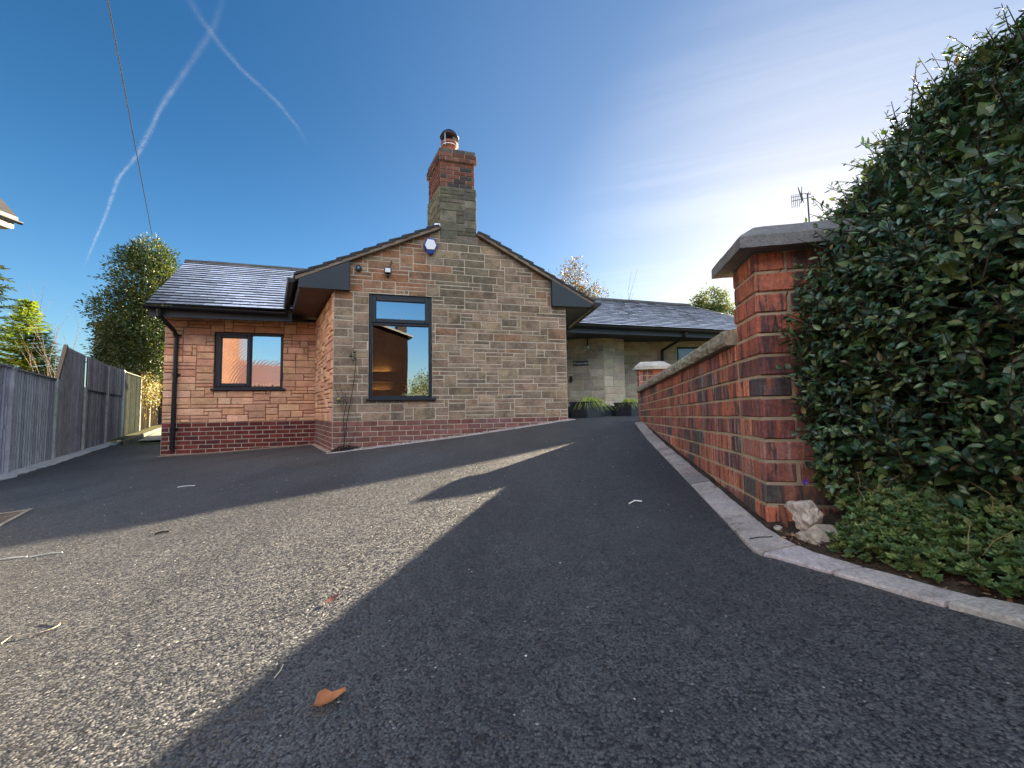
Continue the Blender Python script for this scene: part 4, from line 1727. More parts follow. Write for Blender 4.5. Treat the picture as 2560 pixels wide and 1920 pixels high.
def PFN(s, d, z):
    p = F0 + FD * s + FN * d
    return Vector((p.x, p.y, z))


fence = thing("fence", "weathered featheredge board fence with concrete posts along the drive", "fence", (F0.x, F0.y, fz(0)))
R4 = random.Random(3)
S_POST = [-2.05, 0.0, 1.81, 3.60, 5.51, 7.49, 10.42, 12.7, 15.0, 17.2]
TOPS = [(1.15, 1.13), (1.12, 1.09), (None, None), (1.70, 1.685), (1.685, 1.74), (1.72, 1.77), (1.76, 1.80), (1.8, 1.82), (1.82, 1.85)]
POST_TOP = [1.15, 1.125, 1.09, 1.045, 1.06, 1.75, 1.78, 1.8, 1.82, 1.85]
for i, s in enumerate(S_POST):
    mb = MB()
    c = jit(R4, (0.42, 0.42, 0.41), 0.1)
    if i >= 6:
        c = jit(R4, (0.22, 0.21, 0.17), 0.1)
    mb.box(PFN, (s - 0.05, -0.05, fz(s) - 0.4), (s + 0.05, 0.05, POST_TOP[i] + 0.015), c, 0, 0.008)
    mb.build("post", M['concrete'], fence)
for i in range(len(S_POST) - 1):
    a, b = S_POST[i] + 0.052, S_POST[i + 1] - 0.052
    tall = i >= 3
    mb = MB()
    s = a
    tone = (0.36, 0.365, 0.385) if i < 2 else (0.27, 0.26, 0.275)
    if i >= 5:
        tone = (0.17, 0.175, 0.14)
    if i >= 6:
        tone = (0.20, 0.17, 0.11)
    w = 0.098 if i < 2 else 0.085

    def top_at(s_):
        if i == 2:
            ta = 1.09 + (s_ - a) / 0.42 * 0.66
            return min(ta, 1.755 - 0.02 * (s_ - a))
        ta, tb = TOPS[i]
        return ta + (tb - ta) * (s_ - a) / (b - a)
    while s < b - 0.02:
        e = min(s + w, b)
        c = jit(R4, tone, 0.30, 0.06)
        zb0 = fz(s) + R4.uniform(0.01, 0.03)
        zt0, zt1 = top_at(s) + R4.uniform(-0.006, 0.004), top_at(e) + R4.uniform(-0.006, 0.004)
        if i in (3, 4):
            zm = 1.045 + R4.uniform(-0.012, 0.004)
            segs = ((zb0, zm, zm, 0.0), (zm - 0.03, zt0, zt1, 0.020))
        else:
            segs = ((zb0, zt0, zt1, 0.0),)
        for (za, zt0_, zt1_, dd) in segs:
            # thin wedge: near-black backing in the gap is painted lap shadow
            g_ = 0.015
            mb.box8([PFN(s + g_, 0.024 + dd, za), PFN(e, 0.010 + dd, za), PFN(e, 0.0 + dd, za), PFN(s + g_, 0.004 + dd, za),
                     PFN(s + g_, 0.024 + dd, zt0_), PFN(e, 0.010 + dd, zt1_), PFN(e, 0.0 + dd, zt1_), PFN(s + g_, 0.004 + dd, zt0_)][::1], c)
            mb.box8([PFN(s, 0.001 + dd, za), PFN(e, -0.001 + dd, za), PFN(e, -0.009 + dd, za), PFN(s, -0.009 + dd, za),
                     PFN(s, 0.001 + dd, zt0_ - 0.004), PFN(e, -0.001 + dd, zt1_ - 0.004), PFN(e, -0.009 + dd, zt1_ - 0.004), PFN(s, -0.009 + dd, zt0_ - 0.004)], (0.03, 0.03, 0.032))
        s = e
    # capping rail and gravel board
    if i != 2:
        mb.box8([PFN(a, -0.01, top_at(a)), PFN(b, -0.01, top_at(b)), PFN(b, 0.035, top_at(b)), PFN(a, 0.035, top_at(a)),
                 PFN(a, -0.01, top_at(a) + 0.02), PFN(b, -0.01, top_at(b) + 0.02), PFN(b, 0.035, top_at(b) + 0.02), PFN(a, 0.035, top_at(a) + 0.02)], jit(R4, tone, 0.1))
    mb.build("panel", M['fence'], fence)
    if i == 2:
        # the slanting raw edge board
        m2 = MB()
        A_, B_ = PFN(a - 0.03, 0.03, 1.06), PFN(a + 0.40, 0.03, 1.77)
        e_ = (B_ - A_).normalized()
        n_ = FN
        t_ = e_.cross(n_).normalized() * 0.055
        m2.box8([A_ - t_ * 0.2, A_ + t_, A_ + t_ - n_ * 0.05, A_ - t_ * 0.2 - n_ * 0.05, B_ - t_ * 0.2, B_ + t_, B_ + t_ - n_ * 0.05, B_ - t_ * 0.2 - n_ * 0.05], (0.20, 0.14, 0.095))
        m2.build("edge_board", M['fence'], fence)

# pale concrete strip at the fence foot and wall feet
mb = MB()


def strip(mb, pts, w, col, zoff=0.006, th=0.03):
    """pts: list of (x,y); w: width to the right of travel"""
    for a, b in zip(pts, pts[1:]):
        a, b = Vector((*a, 0)), Vector((*b, 0))
        e = (b - a).normalized()
        s_ = Vector((e.y, -e.x, 0)) * w
        n = max(1, int((b - a).length / 0.12))
        for k in range(n):
            p, q = a + (b - a) * (k / n), a + (b - a) * ((k + 1) / n)
            j1 = 1 + 0.25 * noise.noise(Vector((p.x * 5, p.y * 5, 0)))
            j2 = 1 + 0.25 * noise.noise(Vector((q.x * 5, q.y * 5, 0)))
            P = [p, p + s_ * j1, q + s_ * j2, q]
            V = [Vector((v.x, v.y, gz(v.x, v.y) + zoff)) for v in P]
            lo = [Vector((v.x, v.y, gz(v.x, v.y) - th)) for v in P]
            mb.mesh([lo[0], lo[1], lo[2], lo[3], V[0], V[1], V[2], V[3]], [(7, 6, 5, 4), (0, 1, 5, 4), (1, 2, 6, 5), (2, 3, 7, 6), (3, 0, 4, 7)], col)


c1 = PFN(-3.0, 0.0, 0)
c2 = PFN(6.1, 0.0, 0)
strip(mb, [(c1.x, c1.y), (c2.x, c2.y)], 0.27, (0.52, 0.51, 0.49), 0.008)
structure(mb.build("footing_path", M['concrete'], smooth=False), "pale concrete strip along the foot of the fence")
mb = MB()
a_, b_, c_ = PL(-2.43, -0.0, 0), PL(0, 0, 0), PF(0, 0, 0)
d_ = PF(3.7, 0, 0)
strip(mb, [(a_.x, a_.y), (b_.x, b_.y)], 0.09, (0.30, 0.20, 0.15), 0.014)
strip(mb, [(b_.x, b_.y), (c_.x, c_.y)], 0.07, (0.36, 0.26, 0.21), 0.012)
f0 = PF(-0.05, -0.14, 0)
f1 = PF(3.72, -0.10, 0)
strip(mb, [(f0.x, f0.y), (f1.x, f1.y)], 0.035, (0.46, 0.40, 0.37), 0.010)
structure(mb.build("footing_kerb", M['concrete']), "thin cement edging at the foot of the house walls")

# alley path between house and fence
mb = MB()
rr = [[], []]
for k in range(24):
    s = 6.0 + k * 0.55
    p = PFN(s, 0.55, 0)
    q = PFN(s, 4.6, 0)
    rr[0].append((p.x, p.y, fz(s) + 0.006))
    rr[1].append((q.x, q.y, fz(s) + 0.006))
V = rr[0] + rr[1]
mb.mesh(V, [(24 + k, 24 + k + 1, k + 1, k) for k in range(23)], (0.30, 0.28, 0.22))
structure(mb.build("alley_path", M['paving']), "concrete path running back between house and fence")
# scalloped edging along it
mb = MB()
k = 0
s = 5.6
while s < 17:
    dd = 0.34 + 0.022 * (s - 5.6)
    mb.box(PFN, (s + 0.006, dd, fz(s) - 0.1), (s + 0.124, dd + 0.06, fz(s) + 0.075 + 0.012 * (k % 2)), jit(R4, (0.20, 0.17, 0.13), 0.2), 0, 0.02)
    s += 0.13
    k += 1
tag(mb.build("path_edging", M['concrete']), "low scalloped stone edging along the alley path", "path edging")
# bed between edging and fence
mb = MB()
V = []
for k in range(24):
    s = 5.7 + k * 0.5
    for d in (0.05, 0.2, 0.34 + 0.022 * (s - 5.6)):
        p = PFN(s, d, fz(s) + 0.05 + 0.03 * noise.noise(Vector((s * 3, d * 9, 0))))
        V.append(p)
mb.mesh(V, [(k * 3 + j, k * 3 + j + 1, (k + 1) * 3 + j + 1, (k + 1) * 3 + j) for k in range(23) for j in range(2)], (0.07, 0.065, 0.03))
structure(mb.build("alley_bed_soil", M['soil']))

# entrance paving
mb = MB()
rp = random.Random(2)
for i in range(7):
    for j in range(6):
        x0, y0 = 0.55 + i * 0.46, 6.98 + j * 0.46
        if j < 6:
            z = 0.262
            mb.box(lambda x, y, z_: Vector((x + (y - 7) * 0.0, y + (x - 1.2) * 0.10, z_)), (x0, y0, z - 0.06), (x0 + 0.452, y0 + 0.452, z + rp.uniform(0, 0.004)), jit(rp, (0.42, 0.41, 0.39), 0.12), 0, 0.004)
structure(mb.build("entrance_paving", M['paving']), "pale slab paving in front of the porch")

# ---------------------------------------------------------------- planters and their grass
def planter(x, y, z, w, h, rot, lbl):
    p = thing("planter", lbl, "planter", (x, y, z), "charcoal planters by the porch")
    e1, e2 = Vector((cos(rot), sin(rot), 0)), Vector((-sin(rot), cos(rot), 0))
    fr = lambda k: (lambda a, b, c: Vector((x, y, z)) + e1 * a * (1 - k * (1 - c / h)) + e2 * b * (1 - k * (1 - c / h)) + Vector((0, 0, c)))
    f = fr(0.10)
    r = w / 2
    mb = MB()
    t = 0.02
    outer0 = [f(-r, -r, 0), f(r, -r, 0), f(r, r, 0), f(-r, r, 0)]
    outer1 = [f(-r, -r, h), f(r, -r, h), f(r, r, h), f(-r, r, h)]
    ri = r - t
    in1 = [f(-ri, -ri, h), f(ri, -ri, h), f(ri, ri, h), f(-ri, ri, h)]
    in0 = [f(-ri, -ri, h * 0.8), f(ri, -ri, h * 0.8), f(ri, ri, h * 0.8), f(-ri, ri, h * 0.8)]
    V = outer0 + outer1 + in1 + in0
    F = [(3, 2, 1, 0)] + [(i, (i + 1) % 4, 4 + (i + 1) % 4, 4 + i) for i in range(4)] + [(4 + i, 4 + (i + 1) % 4, 8 + (i + 1) % 4, 8 + i) for i in range(4)] + \
        [(8 + i, 8 + (i + 1) % 4, 12 + (i + 1) % 4, 12 + i) for i in range(4)]
    mb.mesh(V, F)
    mb.build("body", M['planter'], p)
    mb = MB()
    ro = r + 0.008
    for (a0, b0, a1, b1) in ((-ro, -ro, ro, -r + 0.015), (-ro, r - 0.015, ro, ro), (-ro, -r + 0.015, -r + 0.015, r - 0.015), (r - 0.015, -r + 0.015, ro, r - 0.015)):
        mb.box(f, (a0, b0, h - 0.03), (a1, b1, h + 0.004), (1, 1, 1), 0, 0.003)
    mb.build("rim", M['planter'], p)
    mb = MB()
    mb.face([v + Vector((0, 0, 0.02)) for v in in0], (0.05, 0.035, 0.025))
    mb.build("compost", M['soil'], p)
    return p


def grass_tuft(x, y, z, n, L, seed, lbl, lean=(0, 0), cols=None):
    r = random.Random(seed)
    mb = MB()
    for _ in range(n):
        a = r.uniform(0, 2 * pi)
        l = L * r.uniform(0.55, 1.15)
        d = Vector((cos(a) + lean[0], sin(a) + lean[1], 0))
        side = Vector((-d.y, d.x, 0)).normalized()
        w = r.uniform(0.004, 0.008)
        c = jit(r, r.choice(cols or [(0.42, 0.55, 0.09), (0.52, 0.62, 0.15), (0.30, 0.43, 0.08), (0.60, 0.62, 0.24)]), 0.2)
        b = Vector((x + r.uniform(-0.06, 0.06), y + r.uniform(-0.06, 0.06), z))
        spread = r.uniform(0.3, 1.0)
        prev = None
        n_s = 6
        for k in range(n_s + 1):
            t_ = k / n_s
            p = b + d * (l * spread * (t_ ** 1.2)) + Vector((0, 0, l * (0.95 * t_ - (0.55 + 0.75 * spread) * t_ * t_)))
            ww = w * (1 - t_ ** 2) + 0.0006
            cur = (p - side * ww, p + side * ww)
            if prev:
                mb.face([prev[0], prev[1], cur[1], cur[0]], c)
            prev = cur
    o = mb.build("grass_plant", M['grassleaf'])
    return tag(o, lbl, "plant", "grasses in the planters")


planter(1.36, 7.42, 0.262, 0.42, 0.30, radians(40), "big charcoal planter with arching grass, nearest the stone corner")
grass_tuft(1.40, 7.42, 0.52, 300, 0.44, 8, "yellow-green arching grass in the big planter by the stone corner", (0.25, -0.2))
planter(2.40, 8.25, 0.262, 0.42, 0.285, radians(38), "charcoal planter with arching grass, close to the far brick pillar")
grass_tuft(2.42, 8.22, 0.52, 230, 0.38, 9, "yellow-green arching grass in the planter by the far pillar", (0.1, -0.1))
planter(2.02, 8.62, 0.262, 0.46, 0.22, radians(12), "low charcoal planter between the two grass planters")
grass_tuft(2.02, 8.62, 0.46, 60, 0.22, 12, "sparse grey twiggy plant in the low planter", (0, 0), [(0.16, 0.15, 0.12), (0.12, 0.12, 0.08), (0.2, 0.19, 0.16)])
planter(1.02, 7.86, 0.262, 0.34, 0.22, radians(15), "small charcoal planter half hidden behind the stone corner")
grass_tuft(1.02, 7.86, 0.46, 50, 0.16, 13, "small grey tuft in the planter behind the stone corner", (0, 0), [(0.16, 0.17, 0.14), (0.12, 0.13, 0.1)])


# ---------------------------------------------------------------- leaves and trees
def leaf(mb, p, d, nrm, L, W, col, fold=0.25, curl=0.1):
    d = d.normalized()
    s = d.cross(nrm)
    if s.length < 1e-4:
        s = d.cross(Vector((0.3, 0.5, 0.8)))
    s.normalize()
    n = s.cross(d).normalized()
    f = -n * (W * fold)
    c = -n * (L * curl)
    b = p
    c1, c2, t_ = p + d * L * 0.33 + f, p + d * L * 0.68 + f + c * 0.35, p + d * L + c
    l1, r1 = p + d * L * 0.30 + s * W * 0.46, p + d * L * 0.30 - s * W * 0.46
    l2, r2 = p + d * L * 0.66 + s * W * 0.40 + c * 0.35, p + d * L * 0.66 - s * W * 0.40 + c * 0.35
    mb.mesh([b, c1, c2, t_, l1, r1, l2, r2], [(0, 1, 4), (0, 5, 1), (4, 1, 2, 6), (1, 5, 7, 2), (6, 2, 3), (2, 7, 3)], col)


def leaf2(mb, p, d, nrm, L, W, col):
    d = d.normalized()
    s = d.cross(nrm)
    if s.length < 1e-4:
        s = d.cross(Vector((0.3, 0.5, 0.8)))
    s.normalize()
    n = s.cross(d)
    m = p + d * L * 0.5 - n * W * 0.15
    mb.mesh([p, p + d * L * 0.45 + s * W * 0.5, p + d * L, p + d * L * 0.45 - s * W * 0.5, m], [(0, 4, 1), (4, 2, 1), (0, 3, 4), (3, 2, 4)], col)


def rvec(r):
    while True:
        v = Vector((r.uniform(-1, 1), r.uniform(-1, 1), r.uniform(-1, 1)))
        if 0.05 < v.length < 1:
            return v.normalized()


def broad_tree(name, label, base, blobs, nclump, per, L, cols, seed, group=None, trunk_r=0.14, mat='treeleaf', hollow=0.45, spread=0.28):
    """blobs: (cx,cy,cz,rx,ry,rz); leaves in clumps through the outer part of each blob"""
    r = random.Random(seed)
    t = thing(name, label, "tree", base, group)
    mb = MB()
    bx, by, bz = base
    cx = sum(b[0] for b in blobs) / len(blobs)
    cy = sum(b[1] for b in blobs) / len(blobs)
    cz = max(b[2] for b in blobs)
    mb.tube([(bx, by, bz - 0.1), (bx + 0.04, by, bz + (cz - bz) * 0.3), (cx, cy, bz + (cz - bz) * 0.65), (cx, cy, cz)], [trunk_r, trunk_r * 0.8, trunk_r * 0.5, trunk_r * 0.15], 9, (0.10, 0.085, 0.07))
    for b in blobs:
        for _ in range(4):
            v = rvec(r)
            e = Vector((b[0] + v.x * b[3] * 0.8, b[1] + v.y * b[4] * 0.8, b[2] + v.z * b[5] * 0.8))
            s = Vector((cx, cy, bz + (cz - bz) * r.uniform(0.35, 0.75)))
            mb.tube([s, (s + e) / 2 + Vector((0, 0, 0.1)), e], [trunk_r * 0.3, trunk_r * 0.2, trunk_r * 0.05], 5, (0.10, 0.085, 0.07))
    mb.build("trunk", M['bark'], t)
    mb = MB()
    vol = [b[3] * b[4] * b[5] for b in blobs]
    for _ in range(nclump):
        b = r.choices(blobs, [v ** 0.67 for v in vol])[0]
        v = rvec(r)
        k = hollow + (1 - hollow) * r.random() ** 0.6
        k *= 1 + 0.16 * noise.noise(Vector((v.x * 3 + seed, v.y * 3, v.z * 3 + b[0])))
        c = Vector((b[0] + v.x * b[3] * k, b[1] + v.y * b[4] * k, b[2] + v.z * b[5] * k))
        cc_ = r.choice(cols)
        tone = r.uniform(0.75, 1.25)
        for _ in range(per):
            w = rvec(r)
            p = c + w * spread * r.uniform(0.1, 1.0)
            d = (w + v * 0.5 + Vector((0, 0, r.uniform(-0.4, 0.4))))
            leaf2(mb, p, d, rvec(r) + Vector((0, 0, 0.8)), L * r.uniform(0.7, 1.3), L * r.uniform(0.35, 0.55), jit(r, tuple(x * tone for x in cc_), 0.2, 0.08))
    mb.build("crown", M[mat], t)
    return t


broad_tree("holly_tree", "dense dark green holly tree rising behind the fence left of the house", (-14.1, 15.2, -0.1),
           [(-13.8 - 0.3, 15.2, 5.6, 1.15, 1.1, 1.45), (-13.8 - 0.9, 15.2, 4.3, 1.2, 1.1, 1.0), (-13.8 - 0.0, 15.0, 3.4, 1.6, 1.2, 1.2), (-13.6, 15.3, 4.6, 1.2, 1.1, 1.5), (-13.8 - 0.6, 15.2, 2.7, 1.35, 1.1, 1.0), (-13.8 - 0.1, 15.2, 6.5, 0.75, 0.8, 0.75), (-13.2, 14.9, 2.7, 0.7, 0.8, 0.9)],
           3200, 12, 0.11, [(0.028, 0.055, 0.018), (0.038, 0.068, 0.018), (0.055, 0.078, 0.02), (0.085, 0.095, 0.025), (0.022, 0.04, 0.014)], 71, hollow=0.5, spread=0.26)
broad_tree("golden_tree", "sparse golden leaved tree rising behind the right roof next to the gable", (3.4, 20.5, 0.1),
           [(3.2, 20.2, 6.9, 0.85, 0.8, 1.25), (4.1, 20.2, 6.0, 0.9, 0.8, 0.9), (2.2, 20.3, 6.3, 0.6, 0.7, 1.1), (3.3, 20.2, 5.4, 1.4, 0.9, 1.0)],
           650, 9, 0.12, [(0.11, 0.07, 0.02), (0.08, 0.068, 0.025), (0.13, 0.075, 0.028), (0.055, 0.062, 0.022), (0.14, 0.09, 0.035)], 72, trunk_r=0.09, hollow=0.15, spread=0.28)
broad_tree("evergreen_tree", "small bushy evergreen tree above the right roof beside the near pillar", (11.6, 22.4, 0.1),
           [(11.3, 22.2, 6.3, 0.95, 0.9, 0.8), (12.0, 22.2, 5.4, 1.2, 0.9, 0.9), (10.8, 22.2, 5.5, 0.7, 0.8, 0.8), (10.5, 22.2, 6.2, 0.25, 0.3, 0.6)],
           560, 11, 0.14, [(0.07, 0.10, 0.03), (0.10, 0.13, 0.045), (0.13, 0.15, 0.06), (0.05, 0.075, 0.03)], 73, trunk_r=0.09, hollow=0.3, spread=0.25)


def conifer(name, label, base, H, Rb, seed, cols, layers=30, droop=0.25, per=16, needle=0.16, flat=False):
    r = random.Random(seed)
    t = thing(name, label, "tree", base)
    bx, by, bz = base
    mb = MB()
    mb.tube([(bx, by, bz - 0.1), (bx, by, bz + H * 0.97)], [0.11, 0.015], 8, (0.09, 0.07, 0.055))
    br = MB()
    for i in range(layers):
        f = i / layers
        z = bz + H * (0.12 + 0.86 * f)
        R = Rb * (1 - f) ** 0.85 + 0.06
        nb = per if not flat else max(4, per // 2)
        for k in range(nb):
            a = 2 * pi * (k + r.random()) / nb + i
            rr_ = R * r.uniform(0.72, 1.12)
            d = Vector((cos(a), sin(a), 0))
            s = Vector((bx, by, z))
            e = s + d * rr_ + Vector((0, 0, (0.35 if not flat else 0.05) * rr_ - droop * rr_ * r.uniform(0.4, 1.2)))
            mb.tube([s, e], [0.012, 0.003], 4, (0.09, 0.07, 0.055))
            m = max(4, int(rr_ / 0.075))
            c0 = r.choice(cols)
            for j in range(m):
                q = s + (e - s) * ((j + 0.6) / m)
                for sd in (-1, 1, 0):
                    w = d + Vector((-d.y, d.x, 0)) * sd * 0.9 + Vector((0, 0, r.uniform(-0.5, 0.35))) + rvec(r) * 0.25
                    leaf2(br, q, w, Vector((0, 0, 1)) + rvec(r) * 0.6, needle * r.uniform(0.7, 1.3), needle * 0.28, jit(r, c0, 0.25, 0.08))
    mb.build("trunk", M['bark'], t)
    br.build("crown", M['treeleaf'], t)
    return t


conifer("conifer", "bright yellow-green conifer behind the low fence panels", (-18.75, 15.3, -0.2), 5.35, 1.55, 81, [(0.18, 0.27, 0.03), (0.24, 0.32, 0.04), (0.12, 0.20, 0.025), (0.30, 0.36, 0.06)], 30, 0.2, 13, 0.2)
conifer("cedar_tree", "dark blue-green cedar with level branches at the left edge", (-22.9, 17.4, -0.2), 8.0, 2.6, 82, [(0.03, 0.055, 0.035), (0.045, 0.07, 0.04), (0.07, 0.09, 0.035)], 15, 0.12, 13, 0.24, True)


def bare_tree(name, label, base, H, seed, spread=0.35, col=(0.16, 0.12, 0.10), r0=0.03, lean=(0, 0), n0=5, cat="tree"):
    r = random.Random(seed)
    mb = MB()

    def grow(p, d, L, rad, depth):
        pts, rd = [p], [rad]
        q = p
        for k in range(4):
            d = (d + rvec(r) * 0.10 + Vector((0, 0, 0.05))).normalized()
            q = q + d * L / 4
            pts.append(q)
            rd.append(rad * (1 - 0.16 * (k + 1)))
        mb.tube(pts, rd, 5, jit(r, col, 0.1))
        if depth:
            for k in range(3):
                i = r.randint(1, 4)
                nd = (d + rvec(r) * max(0.35, spread * 1.6)).normalized()
                grow(pts[i], nd, L * r.uniform(0.45, 0.7), rad * 0.55, depth - 1)
    for k in range(n0):
        d = (Vector((lean[0], lean[1], 1)) + rvec(r) * spread).normalized()
        grow(Vector(base) + rvec(r) * 0.05, d, H * r.uniform(0.7, 1.0), r0, 2)
    o = mb.build(name, M['bark'])
    return tag(o, label, cat)


bare_tree("bare_sapling", "bare leafless sapling standing between conifer and tall fence panel", (-12.5, 10.9, -0.3), 2.4, 91, 0.10, (0.22, 0.16, 0.12), 0.013, (0.0, 0), 5)
bare_tree("bare_branches", "bare twigs of a leafless tree poking above the right roof ridge", (4.7, 18.0, 0.1), 3.9, 93, 0.15, (0.22, 0.19, 0.16), 0.028, (0.22, 0.0), 2)
# creeper hanging over the far sunlit end of the fence
r = random.Random(93)
mb = MB()
for _ in range(1900):
    s = r.uniform(10.2, 17.5)
    z = 1.95 - abs(r.gauss(0, 0.55))
    p = PFN(s, 0.05 + abs(r.gauss(0, 0.10)), max(0.1, z + 0.12 * sin(s * 3)))
    leaf2(mb, p, rvec(r) + Vector((0, 0, -0.5)), FN + rvec(r) * 0.7, r.uniform(0.06, 0.11), 0.05, jit(r, r.choice([(0.22, 0.18, 0.06), (0.16, 0.16, 0.05), (0.26, 0.20, 0.08), (0.08, 0.09, 0.03), (0.1, 0.06, 0.03)]), 0.2))
for k in range(9):
    s = r.uniform(10.6, 16.5)
    mb.tube([PFN(s, 0.06, fz(s)), PFN(s + 0.1, 0.08, 0.8), PFN(s - 0.05, 0.09, 1.8)], 0.02, 5, (0.06, 0.045, 0.035))
tag(mb.build("creeper", M['treeleaf']), "sunlit yellowing creeper over the far end of the fence", "climbing plant")

# ---------------------------------------------------------------- hedge
R5 = random.Random(57)
PROF = [(0.10, 1.06), (0.22, 1.00), (0.34, 0.945), (0.45, 0.925), (0.62, 0.92), (0.80, 0.925), (0.92, 0.985), (1.08, 1.09), (1.2, 1.19), (1.33, 1.30), (1.47, 1.40), (1.60, 1.51), (1.71, 1.68), (1.80, 1.90), (1.86, 2.2), (1.9, 2.7)]


def hx(z):
    if z <= PROF[0][0]:
        return PROF[0][1]
    for (a, xa), (b, xb) in zip(PROF, PROF[1:]):
        if a <= z <= b:
            return xa + (xb - xa) * (z - a) / (b - a)
    return 3.0


def hface(y, z):
    base = hx(z) + 0.36 * max(0, 1.22 - y) + 0.45 * max(0, y - 1.30)
    return base + 0.035 * noise.noise(Vector((y * 4.5, z * 4.5, 2.2))) + 0.02 * noise.noise(Vector((y * 12, z * 12, 5)))


def blocked(p):
    # inside the pillar, its cap or the wall
    dx_, dy_ = p.x - WX, p.y - WY
    u = dx_ * WDY - dy_ * WDX
    v = dx_ * WDX + dy_ * WDY
    if -0.09 < u < 0.41 and -0.085 < v < 0.30 and p.z < 1.13 and (p.z > 0.98 or (-0.015 < u < 0.345 and -0.02 < v)):
        return True
    return u < 0.26 and v > 0.2 and u > -0.1 and p.z < 0.85


HCOLS = [(c[0] * 1.5, c[1] * 2.0, c[2] * 2.1) for c in [(0.024, 0.044, 0.020), (0.032, 0.056, 0.024), (0.042, 0.066, 0.024), (0.055, 0.072, 0.022), (0.030, 0.052, 0.030), (0.085, 0.088, 0.026), (0.020, 0.036, 0.018)]]
hedge = thing("hedge", "tall dense dark green evergreen hedge overhanging the near brick pillar", "hedge", (1.7, 0.9, 0.05))
hl, hb = MB(), MB()
nshoot = 0
tries = 0
while nshoot < 5200 and tries < 95000:
    tries += 1
    y = R5.uniform(0.30, 2.0)
    z = R5.uniform(0.16, 1.88) if R5.random() < 0.85 else R5.uniform(0.2, 0.9)
    if y > 1.40 and z < 0.95:
        continue
    x = hface(y, z)
    depth = abs(R5.gauss(0, 0.10)) if R5.random() < 0.75 else R5.uniform(0, 0.35)
    tip = Vector((x + depth, y, z))
    if tip.x > 2.5 or blocked(tip):
        continue
    out = Vector((-1, -0.35 if y < 1.3 else 0.3, 0.15 + max(0, (z - 0.85)) * 1.0)).normalized()
    d = (out * 0.9 + Vector((0, 0, 0.45)) + rvec(R5) * 0.75).normalized()
    L = R5.uniform(0.09, 0.19)
    if z > 0.82 and R5.random() < 0.2 and depth < 0.06:
        L *= 1.4
        tip = tip + Vector((-0.05, -0.01, 0.035)) * R5.uniform(0.2, 1.1)
        d = (out + rvec(R5) * 0.5 + Vector((0, 0, 0.3))).normalized()
    st = tip - d * L * 0.75
    en = st + d * L
    if blocked(st) and blocked(en):
        continue
    mid = (st + en) / 2 + rvec(R5) * 0.012
    hb.tube([st, mid, en], [0.0022, 0.0017, 0.0009], 4, jit(R5, (0.055, 0.045, 0.03), 0.2), cap=False)
    n = R5.randint(6, 10)
    col = R5.choice(HCOLS)
    scale = R5.uniform(0.62, 1.0)
    for k in range(n):
        t_ = (k + 0.5) / n
        p = (st * (1 - t_) + en * t_) + (mid - (st + en) / 2) * (1 - abs(2 * t_ - 1))
        if blocked(p):
            continue
        sd = rvec(R5)
        sd = (sd - d * sd.dot(d)).normalized()
        ld = (d * R5.uniform(0.35, 0.9) + sd * 0.9 + Vector((0, 0, -0.12))).normalized()
        ln = R5.uniform(0.027, 0.046) * scale * (0.75 if k > n - 3 else 1.0)
        c = col if R5.random() < 0.8 else R5.choice(HCOLS)
        if R5.random() < 0.035:
            c = R5.choice([(0.16, 0.13, 0.035), (0.12, 0.07, 0.03), (0.10, 0.14, 0.04)])
        leaf(hl, p, ld, out * 0.8 + Vector((0, 0, 0.7)) + rvec(R5) * 0.5, ln, ln * R5.uniform(0.44, 0.6), jit(R5, c, 0.22, 0.08), R5.uniform(0.1, 0.3), R5.uniform(-0.05, 0.2))
    nshoot += 1
# inner branches
for _ in range(120):
    y, z = R5.uniform(0.35, 1.35), R5.uniform(0.2, 1.75)
    x = hface(y, z) + R5.uniform(0.08, 0.25)
    a = Vector((x + 0.5, y + R5.uniform(-0.2, 0.2), max(0.05, z - R5.uniform(0.2, 0.7))))
    if blocked(Vector((x, y, z))) or blocked(a):
        continue
    hb.tube([a, (a + Vector((x, y, z))) / 2 + rvec(R5) * 0.04, Vector((x, y, z))], [0.007, 0.005, 0.002], 5, (0.06, 0.045, 0.032))
# older shaded leaves deeper in
for _ in range(15000):
    y, z = R5.uniform(0.25, 1.9), R5.uniform(0.15, 1.85)
    p = Vector((hface(y, z) + 0.07 + 0.5 * R5.random() ** 1.7, y, z))
    if blocked(p) or p.x > 2.7 or (y > 1.4 and z < 0.98 and p.x < 1.32):
        continue
    ln = R5.uniform(0.04, 0.075)
    leaf2(hl, p, rvec(R5), rvec(R5), ln, ln * 0.55, jit(R5, R5.choice(HCOLS), 0.2))
for _ in range(7000):  # unseen leaves added behind the hedge to stop sun specks on the kerb
    y, z = R5.uniform(-0.2, 2.5), R5.uniform(0.06, 1.0)
    p = Vector((hface(y, max(z, 0.3)) + R5.uniform(0.5, 1.3), y, z))
    if blocked(p) or p.x > 3.0 or (y > 1.4 and p.x < 1.32 + 0.25 * (y - 1.4)):
        continue
    ln = R5.uniform(0.07, 0.12)
    leaf2(hl, p, rvec(R5), rvec(R5), ln, ln * 0.6, jit(R5, R5.choice(HCOLS), 0.2))
hl.build("foliage", M['leaf'], hedge)
hb.build("branches", M['bark'], hedge)

